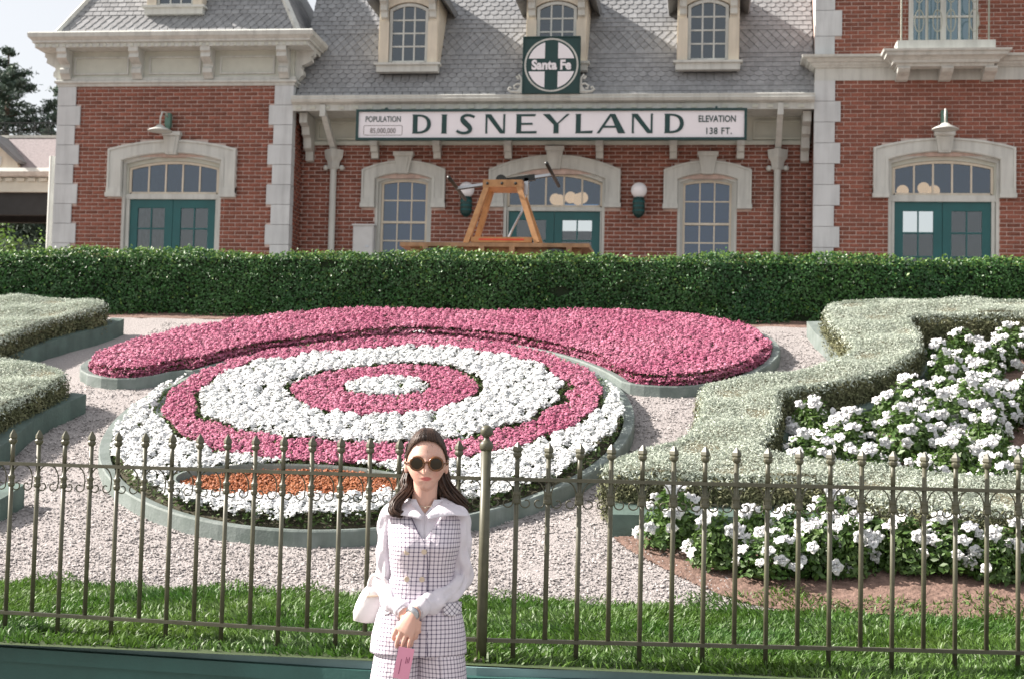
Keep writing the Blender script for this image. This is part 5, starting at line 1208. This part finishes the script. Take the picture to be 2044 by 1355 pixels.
# z: half width, half depth, centre x, centre y
VT = [(.872,.160,.125,-.004,.008),(.93,.156,.124,-.003,.006),(1.0,.140,.112,-.002,.004),(1.08,.114,.096,0,.002),(1.14,.102,.090,.002,0),(1.20,.108,.102,.004,-.004),(1.245,.117,.112,.006,-.008),(1.29,.121,.102,.006,.002),(1.33,.121,.084,.006,.012),(1.36,.113,.066,.006,.020),(1.385,.098,.054,.006,.024),(1.398,.065,.050,.006,.024)]
def fold(x, z, a): return a*(math.sin(x*60+z*22)*.5+math.sin(z*70-x*25)*.35+math.sin(x*31-z*41)*.5)
def torso_sheet(name, z0, z1, m, grow, vneck, overlap=.0, nz=70, nc=120, wr=.0015):
    G, UV = [], []
    for z in np.linspace(z0,z1,nz):
        wx, wy, cx_, cy_ = interp(VT, z); wx += grow; wy += grow
        v = vneck(z); t0 = math.asin(min(.98,max(-.98,v/wx))); row, ur = [], []; arc = 0; prev = None; t1 = 2*math.pi-t0+(overlap if v <= .001 else 0)
        for k, t_ in enumerate(np.linspace(t0, t1, nc)):
            s, c = math.sin(t_), math.cos(t_); e = .86
            x = cx_+wx*math.copysign(abs(s)**e,s); y = cy_-wy*math.copysign(abs(c)**.9,c); gr = .0035*(k/(nc-1)) if overlap else 0
            bust = .016*math.exp(-((z-1.245)/.045)**2)*(math.exp(-((x-cx_-.062)/.04)**2)+math.exp(-((x-cx_+.062)/.04)**2)) if c > 0 else 0
            f_ = fold(x,z,wr); y += -bust+f_-gr*(c > 0); x += f_*.5
            ang = t_ if t_ < math.pi else t_-2*math.pi
            row.append((x,y,z)); ur.append((ang*(wx+wy)/2*1.02*(1.0), z))
        G.append(row); UV.append(ur)
    return G, UV
vn = lambda z: max(.0, (z-1.268)*.62) if z > 1.268 else 0.
G, UV = torso_sheet('vest', .872, 1.396, CK, .006, vn, overlap=.16); grid_obj('vest', G, UV, CK, thick=.004)
G, UV = torso_sheet('blouse', 1.06, 1.405, BLO, -.001, lambda z: max(.0,(z-1.355)*.55) if z > 1.355 else 0, 0, 50, 90); grid_obj('blouse', G, UV, BLO, thick=.002)
# trousers
def trousers(s):
    T_ = [(.02,.115,.125,s*.088,.005),(.30,.102,.112,s*.085,.005),(.50,.092,.105,s*.083,-.002),(.66,.088,.108,s*.082,.002),(.78,.088,.116,s*.078,.006),(.86,.084,.118,s*.072,.008),(.93,.078,.112,s*.066,.01)]
    G, UV = [], []
    for z in np.linspace(.02,.93,90):
        wx, wy, cx_, cy_ = interp(T_, z); row, ur = [], []
        for t_ in np.linspace(0,2*math.pi,60):
            si, c = math.sin(t_), math.cos(t_); x = cx_+wx*si; y = cy_-wy*math.copysign(abs(c)**.9,c)-.006*math.exp(-(si/.12)**2)*(c > 0); f_ = fold(x*.7+s,z*.6,.0022); ang = t_ if t_ < math.pi else t_-2*math.pi
            row.append((x+f_*.5,y+f_,z)); ur.append((ang*.100+s*.004,z))
        G.append(row); UV.append(ur)
    grid_obj('trouser_leg', G, UV, CK, thick=.003)
trousers(-1); trousers(1)
def sleeve(pts, rad_, name, seed):
    rs = np.random.RandomState(seed); P = np.array(curve3(pts, 12)); m = len(P); rr = np.interp(np.linspace(0,1,m), np.linspace(0,1,len(rad_)), rad_)
    T_ = np.gradient(P,axis=0); T_ /= np.linalg.norm(T_,axis=1,keepdims=True); G, UV = [], []; ref = np.array([0,-1.,0.])
    ph = rs.rand(4)*6; n = 40
    for i in range(m):
        x = np.cross(T_[i], ref); x /= np.linalg.norm(x); y = np.cross(T_[i], x); row, ur = [], []; u = i/(m-1)
        for k in range(n+1):
            a = 2*math.pi*k/n; amp = .0062*math.sin(math.pi*min(1,u*1.05))+.0018
            w = amp*(.8*math.sin(3*a+u*14+ph[0])+.7*math.sin(5*a-u*23+ph[1])+.9*math.sin(u*34+2*a+ph[2])+.5*math.sin(9*a+u*9+ph[3]))*(.5+.7*u)
            r_ = rr[i]+w*.75; row.append(tuple(P[i]+x*r_*math.cos(a)+y*r_*math.sin(a))); ur.append((a*.04,u*.5))
        G.append(row); UV.append(ur)
    return grid_obj(name, G, UV, BLO, thick=0)
def curve3(pts, n):
    p = [np.array(q,float) for q in pts]; p = [2*p[0]-p[1]]+p+[2*p[-1]-p[-2]]; out = []
    for i in range(1,len(p)-2):
        for u in np.linspace(0,1,n,endpoint=False):
            a,b,c,d = p[i-1:i+3]; out.append(.5*((2*b)+(c-a)*u+(2*a-5*b+4*c-d)*u*u+(3*b-a-3*c+d)*u**3))
    return out+[p[-2]]
def lerpv(a,b_,t_): return a*(1-t_)+b_*t_
sleeve([Vector((-.085,.02,1.365)),RS_+Vector((.0,0,.012)),lerpv(RS_,RE_,.45)+Vector((-.004,0,0)),RE_+Vector((.0,.0,.01)),lerpv(RE_,RW_,.5)+Vector((-.006,-.0,-.012)),lerpv(RE_,RW_,.86)], [.028,.037,.036,.036,.037,.041,.041,.030], 'sleeve', 4)
sleeve([Vector((.095,.02,1.365)),LS_+Vector((.0,0,.012)),lerpv(LS_,LE_,.45)+Vector((.004,0,0)),LE_+Vector((.0,.0,.01)),lerpv(LE_,LW_,.5)+Vector((0,-.0,-.012)),lerpv(LE_,LW_,.82)], [.028,.037,.037,.037,.038,.042,.042,.032], 'sleeve', 5)
for a, b_ in ((RE_,RW_),(LE_,LW_)):
    d = (b_-a); c0, c1 = a+d*.79, a+d*.99
    MB().tube([c0,lerpv(c0,c1,.06),lerpv(c0,c1,.94),c1,c1-d.normalized()*.004], [.030,.0325,.0320,.0305,.026], 24).build('cuff', BLO, PN, True)
# pointed collar
def collar(s):
    G, UV = [], []
    inner = [(.0,.070,1.420),(s*.030,.066,1.418),(s*.050,.040,1.411),(s*.055,.008,1.401),(s*.048,-.032,1.386),(s*.030,-.064,1.372),(s*.006,-.092,1.350)]
    outer = [(.0,.092,1.400),(s*.055,.090,1.398),(s*.092,.055,1.392),(s*.122,.020,1.376),(s*.156,-.040,1.350),(s*.090,-.080,1.353),(s*.012,-.102,1.340)]
    ic, oc = curve3(inner,6), curve3(outer,6)
    for t_ in np.linspace(0,1,9):
        bow = .006*math.sin(math.pi*t_); row = [tuple(np.array(a)*(1-t_)+np.array(b_)*t_+np.array([.006,0,bow])) for a,b_ in zip(ic,oc)]
        G.append(row); UV.append([(0,0)]*len(row))
    grid_obj('collar', G, UV, BLO, thick=.003)
collar(-1); collar(1)
# pocket flap, buttons
def on_vest(x, z, lift):
    wx, wy, cx_, cy_ = interp(VT, z); wx += .006; wy += .006; s = max(-.99,min(.99,(x-cx_)/wx)); sn = math.copysign(abs(s)**(1/.86),s); c = math.sqrt(1-sn*sn)
    bust = .016*math.exp(-((z-1.245)/.045)**2)*(math.exp(-((x-cx_-.062)/.04)**2)+math.exp(-((x-cx_+.062)/.04)**2))
    return (x, cy_-wy*c**.9-bust-lift, z)
def flap(x0, x1, z0, z1):
    G, UV = [], []
    for v in np.linspace(0,1,8):
        row, ur = [], []
        for u in np.linspace(0,1,10):
            x = x0+(x1-x0)*u; z = z1+(z0-z1)*v+(.018*min(u,1-u)*2-.012)*v*0; row.append(on_vest(x,z-.012*v*abs(2*u-1)*-1,.010)); ur.append((x*1.2,z))
        G.append(row); UV.append(ur)
    grid_obj('pocket_flap', G[::-1], UV[::-1], CKD, thick=.003)
flap(.078,.143,1.005,1.052); flap(-.143,-.10,1.005,1.052)
gold = mat('horn_button', (.58,.47,.36), .35, var=.1)
for x, z in ((-.052,1.228),(.007,1.231),(-.050,1.133),(.002,1.134)):
    p = on_vest(x,z,.010); MB().lathe([(.009,-.001),(.0098,.002),(.008,.0045),(.003,.0035)],(p[0],p[1],p[2]),14,'y').build('button', gold, PN)
# a narrow dark edge where the left front laps over the right
mb = MB(); mb.tube([on_vest(x,z,.0075) for x,z in ((-.055,1.372),(-.04,1.342),(-.018,1.30),(.003,1.268),(.016,1.24),(.020,1.19),(.020,1.12),(.022,1.03),(.026,.95),(.028,.876))], .0016, 5); mb.build('front_edge', mat('navy_thread', (.06,.045,.10), .8), PN)
MB().tube([(.007+.041*math.sin(a),.012-.052*math.cos(a),1.398-.018*math.cos(a)) for a in np.linspace(-2.4,2.4,24)], .0013, 5).ball((.007,-.046,1.376),.004,8,6).build('necklace', gold, PN)
wd = (LW_-LE_).normalized(); MB().tube([LW_+wd*.008,LW_+wd*.018], [.0255,.0255], 20).build('wristwatch', M['steel'], PN, True)

# hair
hairm = bpy.data.materials.new('hair'); hairm.use_nodes = True
def hair_nodes():
    N = hairm.node_tree.nodes; L = hairm.node_tree.links; b = N['Principled BSDF']; b.inputs['Roughness'].default_value = .42; b.inputs['Specular IOR Level'].default_value = .35
    g = N.new('ShaderNodeNewGeometry'); r_ = N.new('ShaderNodeValToRGB'); e = r_.color_ramp.elements; e[0].color = (.014,.008,.006,1); e[1].color = (.075,.042,.028,1); L.new(g.outputs['Random Per Island'], r_.inputs[0]); L.new(r_.outputs[0], b.inputs['Base Color'])
hair_nodes()
rs = np.random.RandomState(12); hb = MB()
def skull(t, a, k=1.045):       # t polar from top, a azimuth (0 = front)
    cz = math.cos(t); wx = .0705*(1+(k-1)*.45); x = math.sin(t)*math.sin(a)*wx; c = math.cos(a); y = -math.sin(t)*c*(.084 if c > 0 else .098)*k; return Vector((HC[0]+x, HC[1]+y, HC[2]+cz*.107*(1+(k-1)*1.35)))
def hairline(a):                # how far down the cap reaches
    a = abs(a); return np.interp(a, [0,.5,.95,1.3,1.6,2.2,3.2], [.86,.90,1.10,1.50,1.72,2.15,2.25])
n, m = 64, 22; vs = []
for i in range(m):
    for k in range(n):
        a = -math.pi+2*math.pi*k/n; t_ = hairline(a)*i/(m-1); p = skull(t_, a, 1.05+.05*math.exp(-((t_-.35)/.4)**2)+.004*math.sin(a*26)); vs.append(p)
hb.add(vs, [(i*n+k,(i+1)*n+k,(i+1)*n+(k+1)%n,i*n+(k+1)%n) for i in range(m-1) for k in range(n)])
for j in range(220):             # combed strands over the cap, front to crown
    a = rs.uniform(-1.5,1.5); t0 = hairline(a)*rs.uniform(.97,1.02); pts = []
    for u in np.linspace(0,1,7):
        p = skull(t0*(1-u)+.10*u, a*(1-.25*u), 1.055+.055*math.sin(math.pi*min(1,u*1.1))*.9+rs.uniform(0,.012)); pts.append(p)
    hb.tube(pts, [.0018,.0028,.003,.003,.003,.003,.0025], 4)
def lock(pts, r, w=.0): 
    pts = [Vector(p)+Vector(rs.randn(3)*w) for p in pts]; hb.tube([Vector(q) for q in curve3(pts,4)], list(np.interp(np.linspace(0,1,(len(pts)-1)*4+1),[0,.15,.6,1],[r*.6,r,r*.9,r*.25])), 5)
for j in range(240):             # back and side falls
    a = rs.uniform(1.70,math.pi)*rs.choice([-1,1]); sgn = 1 if a > 0 else -1; t_ = rs.uniform(.9,1.7)
    p0 = skull(t_, a, 1.07); side = abs(math.sin(a)); 
    p1 = Vector((HC[0]+sgn*(.040+.024*side)+rs.randn()*.006, .045+.02*rs.rand(), 1.475)); p2 = Vector((HC[0]+sgn*(.044+.026*side)+rs.randn()*.008, .055+.015*rs.randn(), 1.42))
    p3 = Vector((HC[0]+sgn*(.050+.040*rs.rand()), .075+.02*rs.rand(), 1.36+.03*rs.rand())); lock([p0,p1,p2,p3], rs.uniform(.003,.007), .004)
for j in range(70):              # lock falling forward over the right shoulder, curling at the end
    e = rs.randn(3)*np.array([.008,.007,.006]); e = Vector(e)
    lock([Vector((-.060,.035,1.50))+e*.6, Vector((-.066,.028,1.465))+e, Vector((-.060,.012,1.440))+e, Vector((-.075,-.020,1.415))+e*1.2, Vector((-.098,-.048,1.392))+e*1.2, Vector((-.104,-.066,1.366))+e*1.1, Vector((-.088,-.074,1.352))+e, Vector((-.078,-.068,1.362))+e*.7], rs.uniform(.0022,.0055), .002)
for j in range(100):              # fuller dark fall at her left side, sweeping out behind the shoulder
    e = Vector(rs.randn(3)*np.array([.011,.008,.009]))
    lock([Vector((.060,.045,1.515))+e*.4, Vector((.066,.045,1.485))+e*.7, Vector((.074,.042,1.455))+e, Vector((.095,.035,1.425))+e*1.1, Vector((.122,.040,1.398))+e*1.1, Vector((.150,.045,1.375))+e*.8], rs.uniform(.0028,.0065), .0025)
for j in range(60):              # loose single hairs
    a = rs.uniform(-3.1,3.1); p = skull(rs.uniform(.2,1.3), a, 1.10); d = Vector((p.x-HC[0],p.y+.02,.3*(p.z-HC[2])))
    if d.length > 1e-4: d.normalize()
    hb.tube([p, p+d*.012+Vector((0,.01,-.002)), p+d*.018+Vector((rs.randn()*.008,.022,-.012))], [.0007,.0006,.0003], 3)
hb.build('hair', hairm, PN, True)
# sunglasses
frm = mat('tortoise_frame', (.15,.055,.014), .25, var=.5, scale=60, spec=.6); lens = mat('dark_lens', (.028,.018,.007), .08, var=.3, spec=.35)
gx, gzz, gy = HC[0], 1.5315, -.0945
mb = MB(); lb = MB()
for s in (-1,1):
    cx_ = gx+s*.0330; f_ = lambda a, r_: Vector((cx_+r_*math.cos(a), gy+.010*((cx_+r_*math.cos(a)-gx)/.065)**2+.002, gzz+r_*.95*math.sin(a)))
    mb.tube([f_(a,.0240) for a in np.linspace(0,2*math.pi,33)[:-1]], .0040, 8, closed=True)
    c0 = f_(0,0); vs = [tuple(c0+Vector((0,-.003,0)))]+[tuple(f_(a,.0234)) for a in np.linspace(0,2*math.pi,33)[:-1]]
    MB().add(vs, [(0,1+k,1+(k+1)%32) for k in range(32)]).build('lens', lens, PN, True)
    mb.tube([f_(0 if s > 0 else math.pi,.026), Vector((gx+s*.070,-.072,gzz+.004)), Vector((gx+s*.077,-.02,gzz+.002)), Vector((gx+s*.077,.02,gzz-.004))], .0028, 6)
mb.tube([(gx-.009,gy-.001,gzz+.004),(gx,gy-.004,gzz+.006),(gx+.009,gy-.001,gzz+.004)], .0035, 8)
mb.build('sunglasses_frame', frm, PN, True)
for s in (-1,1):
    e = MB().ball((HC[0]+s*.0305,-.064,1.534),.0125,12,8).build('eye', M['signwhite'], PN, True)
shoe = mat('white_shoe', (.70,.68,.66), .4)
for s, ax, ay in ((-1,-.075,.01),(1,.085,0)): MB().ball((ax+s*.005,ay-.062,.040),(.042,.125,.040),14,8).box(ax-.025,ax+.03,ay+.01,ay+.06,0,.035).build('shoe', shoe, PN, True)

# things she carries
def carried(name, label, cat):
    t_ = thing(name, label, cat, PN.location.copy(), PN.rotation_euler.z); return t_
hbm = mat('white_leather', (.76,.72,.72), .45, var=.04, bump=.15, bscale=40); b = carried('handbag', 'soft white handbag hanging behind the woman\'s right arm', 'handbag')
mb = MB(); n = 24
for i, (z, w, d) in enumerate(((.965,.030,.020),(.972,.058,.034),(1.0,.066,.040),(1.03,.062,.040),(1.06,.050,.034),(1.085,.036,.024),(1.10,.022,.014))):
    for k in range(n):
        a = 2*math.pi*k/n; mb.v.append((-.172+.012*(z-1.0)/.1+w*math.copysign(abs(math.cos(a))**.7,math.cos(a))+.003*math.sin(a*5+z*60), .045+d*math.copysign(abs(math.sin(a))**.8,math.sin(a))+.003*math.sin(a*7+z*90), z))
for i in range(6):
    for k in range(n): mb.f.append((i*n+k,i*n+(k+1)%n,(i+1)*n+(k+1)%n,(i+1)*n+k))
mb.f += [tuple(range(n-1,-1,-1)),tuple(range(6*n,7*n))]; mb.build('bag', hbm, b, True)
MB().tube(curve3([(-.185,.04,1.075),(-.182,.03,1.11),(-.165,.01,1.135),(-.13,-.03,1.125),(-.105,-.02,1.08),(-.130,.03,1.05),(-.158,.045,1.075)],5), .0065, 8).build('strap', hbm, b, True)
MB().tube([(-.19,.004,1.06),(-.150,.004,1.063)], .004, 6).build('clasp', gold, b)
tk = carried('ticket_book', 'small pink ticket booklet held in the woman\'s clasped hands', 'booklet')
c0 = Vector((-.052,-.185,.860)); ax_ = Vector((.985,0,-.17)).normalized(); up_ = Vector((.17,.05,.985)).normalized(); nn = ax_.cross(up_)
def bx(w, h, t0, t1, u=0, v=0): 
    mb = MB(); vs = []
    for t_ in (t0,t1):
        for i, j in ((-1,-1),(1,-1),(1,1),(-1,1)): vs.append(c0+ax_*(u+i*w/2)+up_*(v+j*h/2)+nn*t_)
    return mb.add(vs, [(0,1,2,3),(7,6,5,4),(0,4,5,1),(1,5,6,2),(2,6,7,3),(3,7,4,0)])
bx(.054,.105,-.0,.0028).build('cover', mat('pink_card', (.72,.30,.42), .6, var=.03), tk); bx(.050,.101,-.003,-.0002).build('page', mat('dark_card', (.18,.12,.16), .7), tk)
mb = MB()
for u, v, l in ((-.010,-.012,.05),(.006,.012,.022),(.011,.010,.016),(.016,.014,.02)):
    q_ = bx(.0022,l,.0029,.0034,u,v); mb.add(q_.v,q_.f)
mb.build('print', mat('print_ink', (.25,.06,.12), .8), tk)
